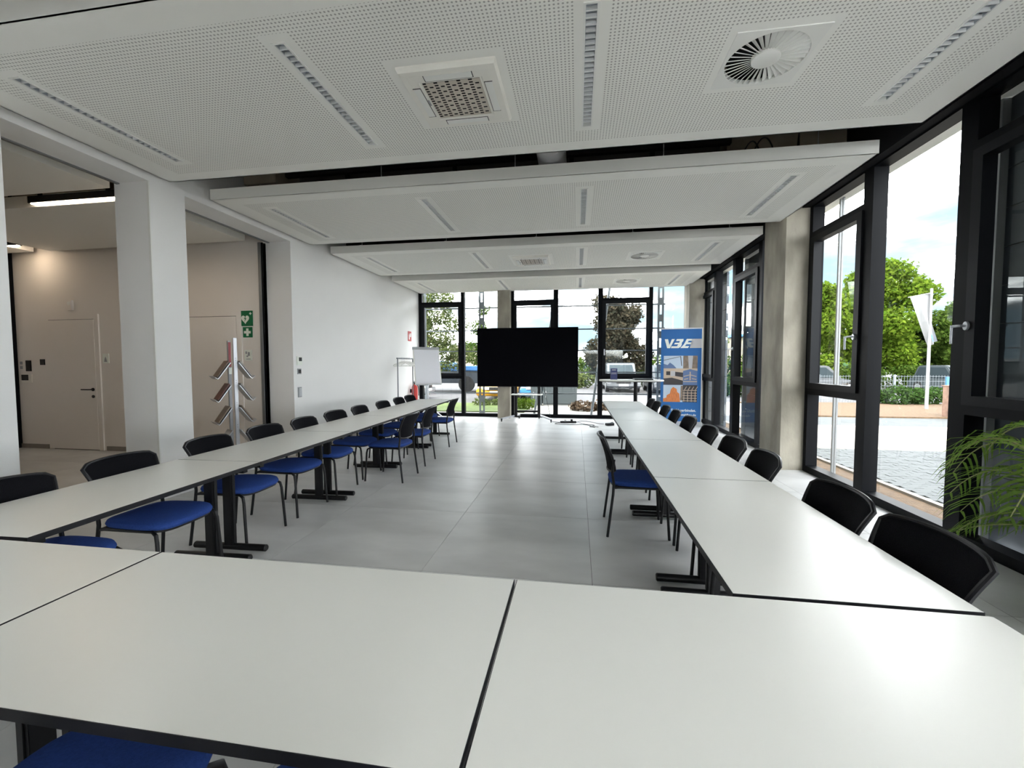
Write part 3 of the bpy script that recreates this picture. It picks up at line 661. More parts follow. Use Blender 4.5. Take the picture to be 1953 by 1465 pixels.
# power strip, cables, adapter on the floor
t = thing('power_strip', 'black power strip lying on the floor right of the screen stand'.replace(' right of', ' beside'), 'power strip', (-.21, 10.52, 0), math.radians(8))
box('strip_body', M['plastic'], -.20, .20, -.035, .035, 0, .045, t, .006)
for i in range(4): MB().lathe([(.021, .0455), (.021, .047)], 12, (-.13+.08*i, 0, 0)).build('socket', M['dark'], t)
MB().box(.06, .11, -.03, .03, .045, .09).build('plug', M['plastic'], t)
MB().box(-.10, -.05, -.025, .025, .045, .085).build('plug', M['white'], t)
def cable(pts, lab, r=.006):
    P = []; pts = [Vector(p) for p in pts]
    for i in range(len(pts)-1):
        p0 = pts[max(0, i-1)]; p1 = pts[i]; p2 = pts[i+1]; p3 = pts[min(len(pts)-1, i+2)]
        for s in range(6):
            u = s/6; P.append(.5*((2*p1)+(-p0+p2)*u+(2*p0-5*p1+4*p2-p3)*u*u+(-p0+3*p1-3*p2+p3)*u**3))
    P.append(pts[-1])
    tag(MB().tube(P, r, 6).build('floor_cable', M['plastic'], smooth=True), lab, 'cable', 'cables on the floor by the screen')
cable([(-.02, 10.55, .012), (.12, 10.85, .007), (.34, 10.72, .007), (.52, 10.45, .007), (.66, 10.38, .007)], 'black cable running from the power strip towards the high table')
cable([(-.40, 10.44, .012), (-.52, 10.25, .007), (-.1, 10.16, .007), (.16, 10.24, .007), (.35, 10.02, .007), (.50, 9.86, .007)], 'thin dark cable looping in front of the power strip')
cable([(.05, 10.5, .02), (.2, 10.30, .007), (.42, 10.16, .007), (.30, 9.92, .007), (.42, 9.80, .007)], 'short dark cable curling beside the looping cable')
cable([(-.42, 10.5, .012), (-.60, 10.62, .007), (-.64, 10.74, .007)], 'short cable between the power strip and the screen stand')
t = thing('power_adapter', 'black power adapter on the floor beside the end of the window row', 'adapter', (.78, 10.2, 0), .5)
box('adapter_body', M['plastic'], -.10, .10, -.05, .05, 0, .06, t, .008); MB().tube(arc((.1, 0, .03), (.2, .1, .10), (.05, .16, .006), 8), .007, 6).build('adapter_cable', M['plastic'], t, smooth=True)

# ================================================================== FLIP CHART
t = thing('flip_chart', 'flip chart easel with blank white paper in front of the window corner', 'flip chart', (-3.72, 10.2, 0), math.radians(36))
tl = Matrix.Translation((0, 0, .95)) @ Matrix.Rotation(math.radians(-14), 4, 'X')
MB().box(-.345, .345, 0, .02, 0, .97, 0, tl).build('board', M['white'], t, bevel=.003)
tag(MB().box(-.315, .315, -.008, -.001, .03, .91, 0, tl).build('paper_pad', M['paper'], t), 'blank white paper pad')
MB().box(-.35, .35, -.022, .022, .92, .985, 0, tl).build('clamp_bar', M['alu'], t, bevel=.004)
MB().box(-.33, .33, -.06, .0, -.012, .008, 0, tl).build('pen_tray', M['alu'], t, bevel=.003)
for q in (90, 210, 330):
    a = math.radians(q); MB().tube([(0, .04, .42), (.48*math.cos(a), .04+.48*math.sin(a), .02)], .014, 8).build('leg', M['alu'], t, smooth=True)
MB().tube([(0, .04, .38), (0, .075, .97)], .022, 12).build('pole', M['alu'], t, smooth=True)
MB().lathe([(.035, .36), (.035, .46)], 14, (0, .04, 0)).build('collar', M['plastic'], t)

# ================================================================== COAT RACK
t = thing('coat_rack', 'grey metal coat rack standing along the white wall', 'coat rack', (-4.19, 9.86, 0))
for y in (-.46, .46):
    MB().tube([(0, y, .03), (0, y, 1.62)], .014, 10).build('post', M['galv'], t, smooth=True)
    MB().box(-.21, .21, y-.015, y+.015, .0, .03).build('foot', M['galv'], t)
MB().tube([(0, -.50, 1.61), (0, .50, 1.61)], .016, 10).build('top_rail', M['galv'], t, smooth=True)
MB().tube([(0, -.46, .25), (0, .46, .25)], .010, 10).build('lower_rail', M['galv'], t, smooth=True)
def make_hanger():
    t = thing('coat_hanger', 'x', 'hanger', (0, 0, 0), 0, 'white coat hangers')
    pts = [(-.205, 0, -.175), (-.19, 0, -.155), (-.08, 0, -.10), (0, 0, -.075), (.08, 0, -.10), (.19, 0, -.155), (.205, 0, -.175), (.18, 0, -.185), (0, 0, -.18), (-.18, 0, -.185)]
    MB().tube(pts, .010, 8, closed=True).build('hanger_body', M['white'], t, smooth=True)
    hk = [(0, 0, -.075), (0, 0, -.03)]+[(.022*math.sin(a), 0, -.005+.0225-.0225*math.cos(a)-.022) for a in [x*PI/8 for x in range(0, 11)]]
    MB().tube([(0, 0, -.075), (0, 0, -.035), (.020, 0, -.02), (.026, 0, .002), (.016, 0, .018), (0, 0, .0225), (-.016, 0, .016)], .003, 6).build('hook', M['alu'], t, smooth=True)
    return t
h0 = make_hanger(); 
for i, (y, r) in enumerate(((9.63, .12), (9.72, -.10), (9.80, .20), (9.90, .05), (10.0, -.16), (10.1, .25))):
    lab = 'white hanger on the coat rack rail, %s from the camera' % ordn[i]
    if i == 0: h0.location = (-4.19, y, 1.61); h0.rotation_euler = (0, 0, r); h0['label'] = lab
    else: dup(h0, (-4.19, y, 1.61), r, lab)

# ================================================================== HIGH TABLE, BOOKLET, LAPTOP
t = thing('high_table', 'tall bistro table with white boat shaped top before the window wall', 'table', (1.20, 9.70, 0), math.radians(0))
op = []
for i in range(40):
    a = 2*PI*i/40; c, s = math.cos(a), math.sin(a); op.append((.70*math.copysign(abs(c)**.75, c), .36*math.copysign(abs(s)**.75, s)))
MB().prism(op, 1.085, 1.115).build('table_top', M['white'], t, bevel=.004)
MB().prism([(x*.93, y*.9) for x, y in op], 1.070, 1.085).build('under_board', M['steel'], t)
MB().tube([(.10, 0, .02), (.10, 0, 1.075)], .042, 16).build('column', M['steel'], t, smooth=True)
MB().box(-.25, .45, -.05, .05, .0, .03).box(.05, .15, -.30, .30, .0, .03).build('base', M['steel'], t, fix=False)
t = thing('leaflet_stand', 'small upright dark blue leaflet holder on the high table', 'leaflet holder', (.82, 9.66, 1.115))
MB().box(-.075, .075, -.01, .01, 0, .255).build('leaflet', M['navy'], t, bevel=.001)
MB().box(-.078, .078, -.05, .05, 0, .006).build('holder_foot', M['white'], t)
MB().box(-.045, .045, -.0125, -.010, .215, .228).box(-.06, .06, -.0125, -.010, .150, .156).box(-.06, .06, -.0125, -.010, .128, .132).build('print_lines', M['signwhite'], t, fix=False)
t = thing('laptop', 'closed thin black laptop lying on the high table', 'laptop', (1.45, 9.68, 1.115), .05)
box('laptop_base', M['plastic'], -.20, .20, -.13, .13, 0, .016, t, .003); box('lid', M['plastic'], -.20, .20, -.13, .13, .018, .03, t, .003)
t = thing('sheet_stack', 'white sheet of paper lying between leaflet holder and laptop', 'paper', (1.10, 9.56, 1.115)); 
box('sheet', M['paper'], -.12, .12, -.09, .09, 0, .004, t)

# ================================================================== ROLL-UP BANNER
t = thing('roll_up_banner', 'blue roll-up banner with logo and photo collage at the window corner', 'banner', (2.44, 10.45, 0), math.radians(-7)); BW, B0, B1 = .455, .10, 2.30
MB().box(-BW, BW, 0, .004, B0, B1).build('banner_sheet', M['bannerblue'], t, fix=False)
MB().box(-BW-.01, BW+.01, -.012, .016, B1-.012, B1+.015).build('top_rail', M['alu'], t, bevel=.002)
MB().box(-BW-.02, BW+.02, -.05, .06, 0, .10).build('base_box', M['alu'], t, bevel=.008)
MB().tube([(0, .04, .08), (0, .02, 2.3)], .008, 8).build('support_pole', M['alu'], t)
tag(MB().box(BW-.012, BW+.004, -.003, .006, B0, B1).build('edge_strip', M['signwhite'], t, fix=False), 'pale edge of the sheet')
def flat(name, polys, m, y=-.002, d=.002):
    q = MB()
    for p in polys: q.prism(p, y, y+d, 'y')
    return q.build(name, m, t)
grey_p = mat('print_grey', (.50, .50, .52), .6); tan_p = mat('print_tan', (.55, .44, .34), .6); dark_p = mat('print_dark', (.05, .045, .05), .6); sky_p = mat('print_sky', (.50, .60, .72), .6); orange_p = mat('print_orange', (.62, .20, .06), .6, var=.3, scale=20, stretch=(6, 1, .6)); blue_p = mat('print_steel_blue', (.12, .19, .36), .6); brown_p = mat('print_brown', (.22, .17, .13), .6, var=.3, scale=12)
# logo letters: heavy slanted V B E and grey bar
zl, hl = 1.84, .215
def sl(pts, x0, k=.20): return [(x0+x+k*z, zl+z*hl) for x, z in pts]
flat('logo_letter', [[(-.375, zl+hl), (-.30, zl+hl), (-.268, zl+.075), (-.215, zl+hl), (-.150, zl+hl), (-.255, zl), (-.318, zl)]], M['signwhite'])
B = lambda x, z: (-.235+x+.07*z, zl+z*hl)
flat('logo_letter', [[B(.06, 1), B(.21, 1), B(.22, .80), B(.20, .56), B(.215, .45), B(.21, .15), B(.17, 0), B(.0, 0), B(.0, .22), B(.12, .22), B(.135, .42), B(.04, .42), B(.05, .60), B(.14, .60), B(.145, .78), B(.06, .78)]], M['signwhite'])
E_ = lambda x, z: (-.005+x+.09*z, zl+z*hl)
flat('logo_letter', [[E_(.03, 1), E_(.20, 1), E_(.20, .80), E_(.09, .80), E_(.085, .62), E_(.18, .62), E_(.18, .42), E_(.02, .42)], [E_(.0, .22), E_(.155, .22), E_(.15, 0), E_(-.02, 0)], [E_(.02, .42), E_(.075, .42), E_(.06, .22), E_(.0, .22)]], M['signwhite'])
flat('logo_bar', [[(.235, zl+hl), (BW-.012, zl+hl), (BW-.012, zl), (.18, zl)]], grey_p)
# photo collage
cx0, cxm, cx1 = -.39, .045, .36; z3, z2, z1 = 1.66, 1.36, .97
flat('photo_print', [[(cx0, 1.36), (cxm, 1.36), (cxm, 1.66), (cx0, 1.66)]], sky_p)
flat('photo_detail', [[(cx0, 1.36), (-.1, 1.36), (-.17, 1.44), (-.25, 1.50), (-.3, 1.44), (cx0, 1.47)]], blue_p, -.004)
flat('photo_detail', [[(cx0, 1.56), (-.02, 1.645), (-.02, 1.635), (cx0, 1.548)], [(-.02, 1.65), (-.005, 1.65), (.02, 1.42), (.005, 1.42)]], dark_p, -.004)
flat('photo_print', [[(cxm, 1.36), (cx1, 1.36), (cx1, 1.66), (cxm, 1.66)]], brown_p)
flat('photo_detail', [[(.17, 1.36), (.24, 1.36), (.26, 1.66), (.15, 1.66)]], grey_p, -.004)
flat('photo_print', [[(cx0, .97), (cxm, .97), (cxm, 1.36), (cx0, 1.36)]], tan_p)
flat('photo_detail', [[(cx0, .97), (cxm, .97), (cxm, 1.07), (-.2, 1.14), (cx0, 1.12)], [(-.33, 1.20), (-.24, 1.20), (-.24, 1.29), (-.33, 1.29)], [(-.13, 1.18), (cxm, 1.15), (cxm, 1.26), (-.13, 1.28)]], dark_p, -.004)
flat('photo_detail', [[(-.23, 1.17), (-.13, 1.18), (-.13, 1.30), (-.23, 1.30)]], grey_p, -.004)
flat('photo_print', [[(cxm, .97), (cx1, .97), (cx1, 1.36), (cxm, 1.36)]], blue_p)
flat('photo_detail', [[(cxm, 1.30), (.2, 1.345), (cx1, 1.30), (cx1, 1.36), (cxm, 1.36)], [(.05, 1.04), (.355, 1.04), (.355, 1.06), (.05, 1.06)], [(.06, 1.16), (.19, 1.20), (.19, 1.215), (.06, 1.18)], [(.21, 1.215), (.34, 1.18), (.34, 1.16), (.21, 1.20)], [(.19, 1.08), (.215, 1.08), (.215, 1.28), (.19, 1.28)], [(.07, 1.09), (.16, 1.11), (.16, 1.13), (.07, 1.11)], [(.24, 1.11), (.34, 1.09), (.34, 1.11), (.24, 1.13)]], tan_p, -.004)
flat('photo_print', [[(cx0, .56), (cxm, .56), (cxm, .965), (cx0, .965)]], sky_p)
flat('photo_detail', [[(cx0, .56), (-.01, .56), (-.03, .76), (-.08, .80), (-.09, .87), (-.17, .92), (-.22, .86), (-.24, .76), (-.31, .72), (-.32, .66), (cx0, .64)]], orange_p, -.004)
flat('photo_detail', [[(-.01, .60), (cxm, .60), (cxm, .95), (-.0, .95)]], brown_p, -.004)
flat('photo_print', [[(cxm, .56), (cx1, .56), (cx1, .965), (cxm, .965)]], dark_p)
q = []
for i in range(4):
    x = .065+.082*i; q.append([(x, .57), (x+.014, .57), (x+.014, .82), (x, .82)])
for j in range(5): q.append([(.05, .585+.062*j), (.355, .585+.062*j), (.355, .598+.062*j), (.05, .598+.062*j)])
for i in range(4):
    x = .07+.08*i; q.append([(x, .84), (x+.05, .93), (x+.065, .93), (x+.015, .84)])
flat('photo_detail', q, tan_p, -.004)
RX = Matrix.Rotation(PI/2, 4, 'X')
text_mesh('banner_lettering', 'Stahl verbindet.', .088, M['signwhite'], t, Matrix.Translation((.345, -.002, .335)) @ RX, align='RIGHT', bold=.0015)
text_mesh('banner_lettering', 'vbe-stahlbau.de', .072, M['signwhite'], t, Matrix.Translation((.345, -.002, .235)) @ RX, align='RIGHT', bold=.0012)

# ================================================================== MAGAZINE STAND
MS = thing('magazine_stand', 'grey metal brochure stand with sloping trays on both sides by the corridor opening', 'brochure stand', (-4.72, 5.16, 0), math.radians(58))
MB().box(.012, .055, -.02, .02, .02, 1.84).build('upright', M['alu'], MS, bevel=.003)
MB().box(-.055, -.018, -.02, .02, .02, 1.80).build('upright', M['grey'], MS, bevel=.003)
MB().box(-.25, .25, -.19, .19, 0, .02).build('base_plate', M['alu'], MS)
tag(MB().box(-.05, -.02, -.024, -.019, 1.44, 1.78).build('label_strip', M['redp'], MS), 'dark red strip'); MB().box(-.05, -.015, -.024, -.019, 1.34, 1.43).build('label_card', M['signwhite'], MS)
pts = []
trayz = (1.50, 1.19, .88, .57)
for z in trayz:
    for s in (-1, 1):
        p = [(s*.055, z), (s*.19, z-.20), (s*.205, z-.215), (s*.225, z-.205), (s*.25, z-.185), (s*.252, z-.18), (s*.225, z-.212), (s*.205, z-.226), (s*.185, z-.208), (s*.045, z-.005)]
        MB().prism(p if s > 0 else p[::-1], -.11, .11, 'y').build('tray', M['alu'], MS)
    MB().lathe([(.004, -.0225), (.004, -.0195)], 8, (.033, 0, z-.10+.16), 0, 'y').lathe([(.004, -.0225), (.004, -.0195)], 8, (.033, 0, z+.03), 0, 'y').build('screw', M['dark'], MS)
cm = [mat('cover_brown', (.12, .07, .045), .4, var=.4, scale=9), mat('cover_red', (.12, .035, .025), .4, var=.3, scale=6), mat('cover_tan', (.20, .15, .11), .4, var=.3, scale=8), mat('cover_grey', (.30, .29, .27), .4, var=.2, scale=8)]
R42 = Matrix.Translation((-4.72, 5.16, 0)) @ Matrix.Rotation(math.radians(58), 4, 'Z')
labs = (('brown brochure in the top tray facing the corridor', 'brown and red brochure in the second tray facing the corridor', 'tan brochure in the third tray facing the corridor'), ('pale brochure in the top tray facing the table row', 'grey brochure in the second tray facing the table row', 'pale tan brochure in the third tray facing the table row'))
for a, s in enumerate((-1, 1)):
    for i in range(3):
        z = trayz[i]; d = .012
        p = [(s*.062, z+.012), (s*.200, z-.192), (s*(.200+d*.8), z-.186), (s*(.062+d), z+.024)]
        b_ = MB().prism(p if s > 0 else p[::-1], -.10, .10, 'y'); o = b_.build('brochure', cm[(0, 1, 2)[i] if s < 0 else (3, 3, 2)[i]])
        o.matrix_world = R42; tag(o, labs[a][i], 'brochure', 'brochures in the metal stand')

# ================================================================== PALM
P = thing('potted_palm', 'green potted palm with arching fronds beside the window at the near table end', 'plant', (2.87, 2.66, 0))
MB().lathe([(.13, 0), (.17, .02), (.19, .26), (.195, .30), (.175, .30), (.17, .27)], 24).build('pot', M['pot'], P, smooth=True)
MB().lathe([(.17, .262), (.03, .275)], 16).build('pot_soil', M['soil'], P)
for q in range(3):
    a = q*2.1; MB().tube([(.04*math.cos(a), .04*math.sin(a), .26), (.05*math.cos(a), .05*math.sin(a), .48), (.06*math.cos(a), .06*math.sin(a), .62)], [.02, .017, .012], 8).build('trunk', M['trunk'], P, smooth=True)
def frond(az, reach, rise, droop, seed):
    r_ = random.Random(seed); mb = MB(); base = Vector((.04*math.cos(az), .04*math.sin(az), .52)); dirv = Vector((math.cos(az), math.sin(az), 0)); side = Vector((-math.sin(az), math.cos(az), 0))
    pts = []
    for i in range(15):
        u = i/14; pts.append(base+dirv*(reach*u)+Vector((0, 0, rise*math.sin(u*PI*.62)-droop*u*u*u)))
    mb.tube(pts, [.007*(1-.8*i/14)+.0012 for i in range(15)], 6, 1)
    for i in range(3, 15):
        for h in (0, .5):
            if h and (i == 14 or i % 2): continue
            q = pts[i] if not h else (pts[i]+pts[min(14, i+1)])/2
            tdir = (pts[min(14, i+1)]-pts[i-1]).normalized(); u = (i+h)/14
            for s in (-1, 1):
                ln = (.30*math.sin(PI*min(1, .18+.80*u))**.8+.07)*r_.uniform(.95, 1.2)*reach/.85
                d0 = (side*s*.80+tdir*.65+Vector((0, 0, .16))).normalized(); wv = tdir.cross(d0).normalized(); wd = (tdir-d0*tdir.dot(d0)).normalized()
                a, b, c, e = q, q+d0*ln*.35, q+d0*ln*.72+Vector((0, 0, -.05*ln/.3)), q+d0*ln+Vector((0, 0, -.15*ln/.3))
                w_ = .009
                mb.add([a-wd*.003, a+wd*.003, b-wd*w_, b+wd*w_, c-wd*w_*.75, c+wd*w_*.75, e], [(0, 1, 3, 2), (2, 3, 5, 4), (4, 5, 6)], 0)
    return mb.build('frond', [M['leaf'], M['stem']], P, fix=False)
for i, (az, re, ri, dr) in enumerate(((1.78, .78, .56, .36), (1.90, .72, .36, .30), (1.72, .76, .22, .32), (2.0, .62, .08, .26), (2.5, .62, .60, .26), (-1.9, .6, .6, .3), (-2.4, .55, .6, .3), (-1.7, .7, .65, .25), (-2.9, .6, .55, .3), (1.84, .70, -.04, .20), (2.3, .45, .66, .2), (3.2, .5, .45, .3))):
    frond(az, re, ri, dr, i)

# ================================================================== OUTSIDE
G = -.12
struct(MB().box(-90, 140, 11.66, 160, G-.3, G-.03).box(3.26, 140, -40, 11.66, G-.3, G-.03).build('ground_1', M['asphalt'], fix=False))
def ground(n, m, x0, x1, y0, y1, z): return struct(MB().box(x0, x1, y0, y1, G-.2, z).build('ground_%d' % n, m, fix=False))
ground(2, M['soil'], 3.26, 3.95, -6, 12.2, G)
ground(3, M['cream'], 3.95, 4.02, -6, 12.2, G+.03)
pv = ground(4, M['sand'], 4.02, 30, -8, 8.70, G-.018)
ground(5, M['cream'], 4.02, 40, 8.70, 11.9, G)
ground(6, M['paver'], 4.02, 40, 11.9, 13.7, G)
ground(7, M['soil'], 6.5, 40, 13.7, 18.4, G+.04)
ground(8, M['cream'], 4.02, 6.5, 13.7, 18.4, G)
# wave pavers, singly where they can be picked apart
wp = [(-.11, -.05), (-.055, -.036), (0, -.05), (.055, -.036), (.11, -.05), (.11, .05), (.055, .064), (0, .05), (-.055, .064), (-.11, .05)]
wp = [(x*.97, y*.95) for x, y in wp]
p0 = None; cnt = 0
big = MB()
for j in range(44):
    for i in range(34):
        x = 4.15+.222*i+(.111 if j % 2 else 0); y = 4.35+.1*j
        if y > 8.62: continue
        near = (x < 6.8 and 4.35 <= y and 1.05*x-.9 < y < 2.1*x-1.5)
        dz = rng.uniform(-.003, .003)
        if near and cnt < 298 and x < 5.7 and y < 8.0:
            cnt += 1
            if p0 is None: p0 = MB().prism(wp, -.05, 0).build('paver', M['paver'], pv); o = p0
            else: o = p0.copy(); COL.objects.link(o); o.parent = pv
            o.location = (x, y, G+dz)
        else: big.prism([(x+a, y+b) for a, b in wp], G-.05, G+dz)
for i in range(34, 60):
    pass
tag(big.build('far_paving', M['paver'], pv, fix=False), kind='stuff')
ground(9, M['paver'], 11.9, 30, -8, 8.70, G)
# far side ground, seen through the end windows
ground(10, M['cream'], -12, 3.9, 11.66, 13.5, G)
ground(11, M['grass'], -12, -1.7, 13.5, 16.4, G+.03)
ground(12, M['cream'], -1.7, 6.5, 13.5, 17.2, G-.005)
# steel trellis outside the end windows
t = thing('facade_trellis', 'grey steel trellis of rods and slotted posts outside the end windows', 'trellis', (0, 0, 0)); YT = 12.2
for z in (3.12, 2.46, 1.85, 1.23, .61): box('rail', M['galv'], -4.8, 2.4, YT-.012, YT+.012, z-.018, z+.018, t)
for x in (-4.60, -2.80, 2.29):
    pm = MB(); w = .085
    pm.box(x-w, x-.03, YT+.02, YT+.03, G, 3.9).box(x+.03, x+w, YT+.02, YT+.03, G, 3.9)
    z = G
    while z < 3.8: pm.box(x-.03, x+.03, YT+.02, YT+.03, z, z+.20); z += .46
    pm.build('slotted_post', M['galv'], t, fix=False)
for xa, xb in ((-.58, -1.26), (.90, .40)):
    MB().tube([(xb, YT+.06, G), (xa+.02, YT+.06, 3.75)], .035, 8).build('strut', M['galv'], t, smooth=True)
# dark panels standing outside the casements
def sun_panel(y0, y1, lab):
    t = thing('sun_shutter', lab, 'shutter', (0, 0, 0), 0, 'anthracite shutters outside the casements'); x = 3.40
    zs_ = [G+.05+.31*i for i in range(13)]
    for i in range(12): MB().box(x, x+.03, y0, y1, zs_[i]+.005, min(3.58, zs_[i+1]-.005)).build('board', M['shutter'], t, fix=False)
    MB().box(x+.031, x+.05, y0+.005, y1-.005, G, 3.58).build('backing', M['shutter'], t, fix=False)
    tag(MB().box(x-.06, x, y1-.05, y1-.015, G, 3.58).box(x-.05, x, y1+.0, y1+.03, G, 3.58).build('guide_rail', M['rail'], t, fix=False), 'pale guide rails')
sun_panel(2.3, 4.05, 'anthracite boarded shutter outside the window beside the palm')
sun_panel(7.9, 9.20, 'anthracite boarded shutter outside the casement that mirrors the banner')
sun_panel(10.4, 11.7, 'anthracite boarded shutter outside the last casement behind the banner')
for y in (6.12,): tag(MB().box(3.36, 3.40, y, y+.025, G, 3.6).box(3.36, 3.38, y-.06, y-.045, G, 3.6).build('guide_rail', M['rail'], fix=False), 'pale vertical guide rail outside the casement next to the concrete column', 'rail')

# trees
def leaves(n, blobs, size, seed):
    r_ = np.random.default_rng(seed); wts = np.array([b[3]*b[4]*b[5] for b in blobs])**.75; wts /= wts.sum()
    pick = r_.choice(len(blobs), n, p=wts); Bm = np.array(blobs)[pick]
    d = r_.normal(size=(n, 3)); d /= np.linalg.norm(d, axis=1)[:, None]; rad = r_.uniform(.25, 1, n)**.42
    c = Bm[:, :3]+d*Bm[:, 3:6]*rad[:, None]+r_.normal(size=(n, 3))*size*.6
    nn = d*.8+r_.normal(size=(n, 3)); nn[:, 2] += .5; nn /= np.linalg.norm(nn, axis=1)[:, None]
    a = np.cross(nn, r_.normal(size=(n, 3))); a /= np.linalg.norm(a, axis=1)[:, None]; b = np.cross(nn, a)
    s = size*r_.uniform(.6, 1.3, n)[:, None]
    V = np.stack([c-a*s, c+b*s*.55, c+a*s, c-b*s*.55], 1).reshape(-1, 3)
    return V
def build_leaves(name, V, m, parent):
    n = len(V)//4; me = bpy.data.meshes.new(name); me.vertices.add(len(V)); me.vertices.foreach_set('co', V.astype(np.float32).ravel())
    me.loops.add(4*n); me.polygons.add(n); me.polygons.foreach_set('loop_start', np.arange(0, 4*n, 4)); me.loops.foreach_set('vertex_index', np.arange(4*n))
    me.materials.append(m); me.update(calc_edges=True); o = bpy.data.objects.new(name, me); COL.objects.link(o); o.parent = parent
    return tag(o, kind='stuff')
def tree(name, lab, x, y, blobs, n, size, m, trunk_r=.18, seed=1, group=None, z0=G):
    """blobs: (dx, dy, z, rx, ry, rz) about the trunk foot"""
    t = thing(name, lab, 'tree', (x, y, z0), 0, group)
    b = [(q[0], q[1], q[2], q[3], q[4], q[5]) for q in blobs]
    build_leaves('foliage', leaves(n, b, size, seed), m, t)
    zt = max(q[2] for q in b); tr = MB(); tr.tube([(0, 0, 0), (.05, 0, zt*.35), (-.03, .05, zt*.7), (0, 0, zt)], [trunk_r, trunk_r*.75, trunk_r*.45, trunk_r*.15], 8)
    for q in b[:8]: tr.tube([(0, 0, max(.3, q[2]*.45)), (q[0]*.5, q[1]*.5, q[2]*.8), (q[0], q[1], q[2])], [trunk_r*.4, trunk_r*.25, trunk_r*.1], 6)
    tr.build('trunk', M['bark'], t, smooth=True); return t
def crown(w, z0, z1, n, seed, f=.42):
    r_ = random.Random(seed); out = []
    for i in range(n):
        z = z0+(z1-z0)*(i+.5)/n; u = (z-z0)/(z1-z0); ww = w*math.sin(PI*min(.96, .14+.80*u))**.6
        a = r_.uniform(0, 2*PI); rr = ww*r_.uniform(.15, .62); s = f*w*r_.uniform(.75, 1.15)
        out.append((rr*math.cos(a), rr*math.sin(a), z, s, s, s*.62))
    return out
gt = 'trees beyond the fence'
tree('broadleaf_tree', 'large bright green tree behind the flagpole', 19.6, 32, crown(4.0, .9, 7.9, 24, 3, .34), 26000, .15, M['leaf_bright'], .25, 3)
tree('broadleaf_tree', 'bright green tree seen through the casement beside the concrete column', 14.6, 29.3, crown(2.7, .7, 6.6, 18, 5, .36), 15000, .14, M['leaf_bright'], .2, 5)
tree('broadleaf_tree', 'mid green tree at the window edge beyond the flag', 25.8, 31.5, crown(2.3, .6, 5.6, 12, 8), 9000, .15, M['leaf_mid'], .2, 8)
tree('conifer_tree', 'dark tree rising behind the flag near the window mullion', 30, 38, crown(3.0, .8, 6.2, 12, 9), 9000, .17, M['leaf_mid'], .22, 9)
tree('bronze_maple', 'broad bronze leaved tree behind the high table', 2.6, 31, crown(3.2, .7, 6.1, 46, 11, .28), 23000, .125, M['leaf_red'], .25, 11)
tree('birch_tree', 'loose pale green tree behind the flip chart', -7.7, 21, [(-.3, 0, 5.2, .9, .9, .7), (.4, .2, 4.2, .9, .9, .6), (-.5, -.2, 3.4, .9, .9, .6), (.7, 0, 3.0, .8, .8, .5), (0, .3, 2.5, 1.2, 1.0, .5), (-.4, 0, 1.9, .9, .9, .4), (1.0, 0, 5.0, .5, .5, .3), (-.6, 0, 4.5, .8, .7, .5), (.9, .2, 2.2, .9, .8, .5), (1.5, 0, 3.6, .7, .6, .4), (1.7, .2, 2.0, .8, .6, .4), (.3, 0, 1.5, 1.6, .8, .3)], 11000, .075, M['leaf_pale'], .10, 12)
tree('birch_tree', 'loose pale green tree between the flip chart and the screen', -6.3, 26.6, [(0, 0, 3.9, .55, .55, .5), (.5, .2, 3.0, .6, .6, .4), (-.4, -.2, 2.6, .6, .6, .5), (.3, 0, 5.0, .4, .4, .3), (0, .2, 1.9, .7, .7, .4)], 2300, .085, M['leaf_mid'], .08, 13)
tree('broadleaf_tree', 'mid green tree filling the gap behind the flagpole', 25.2, 35.5, crown(3.0, .3, 5.0, 16, 28, .36), 11000, .15, M['leaf_mid'], .2, 28)
tree('broadleaf_tree', 'bright green treetop above the banner', 9.2, 34, crown(2.4, 1.2, 4.6, 9, 17), 5000, .16, M['leaf_bright'], .2, 17)
tree('broadleaf_tree', 'bushy green tree far behind the trellis', -14.5, 36, crown(3.2, 1, 5.4, 10, 18), 6000, .18, M['leaf_mid'], .2, 18)
def bush(lab, x, y, w, d, h, m, n, seed, size=.09, z0=G):
    r_ = random.Random(seed); k = max(4, int(w*1.6)); b = [(-w/2+w*(i+.5)/k, r_.uniform(-d/4, d/4), h*.45, w/k*.8, d/2, h*.5*r_.uniform(.8, 1.1)) for i in range(k)]
    t = thing('shrub', lab, 'shrub', (x, y, z0)); build_leaves('foliage', leaves(n, b, size, seed), m, t); return t
bush('long green hedge along the road under the trees', 20.6, 27.7, 22, 1.0, 1.6, M['leaf_mid'], 9000, 21, .10)
bush('low weedy shrub on the brown soil by the fence', 12.4, 18.2, 2.6, .8, .75, M['leaf_dark'], 2200, 22, .07)
bush('green shrub beyond the parked dark car', 5.9, 30.8, 4.5, 1.2, 1.5, M['leaf_mid'], 2500, 23, .12)
bush('pale green shrub row behind the grey cabinets', -1.5, 28, 5, 1.2, 1.1, M['leaf_pale'], 2200, 24, .12)
bush('tuft of grass on the lawn strip under the screen', -2.9, 15.6, 1.8, .5, .30, M['leaf_pale'], 900, 25, .05)
bush('yellow green weeds beside the screen stand foot outside', -1.85, 14.6, .8, .4, .42, M['leaf_bright'], 500, 26, .05)
bush('dark shrubs on the far side of the corner window', 7.2, 22, 2.2, 1, 1.2, M['leaf_dark'], 2000, 27, .09)
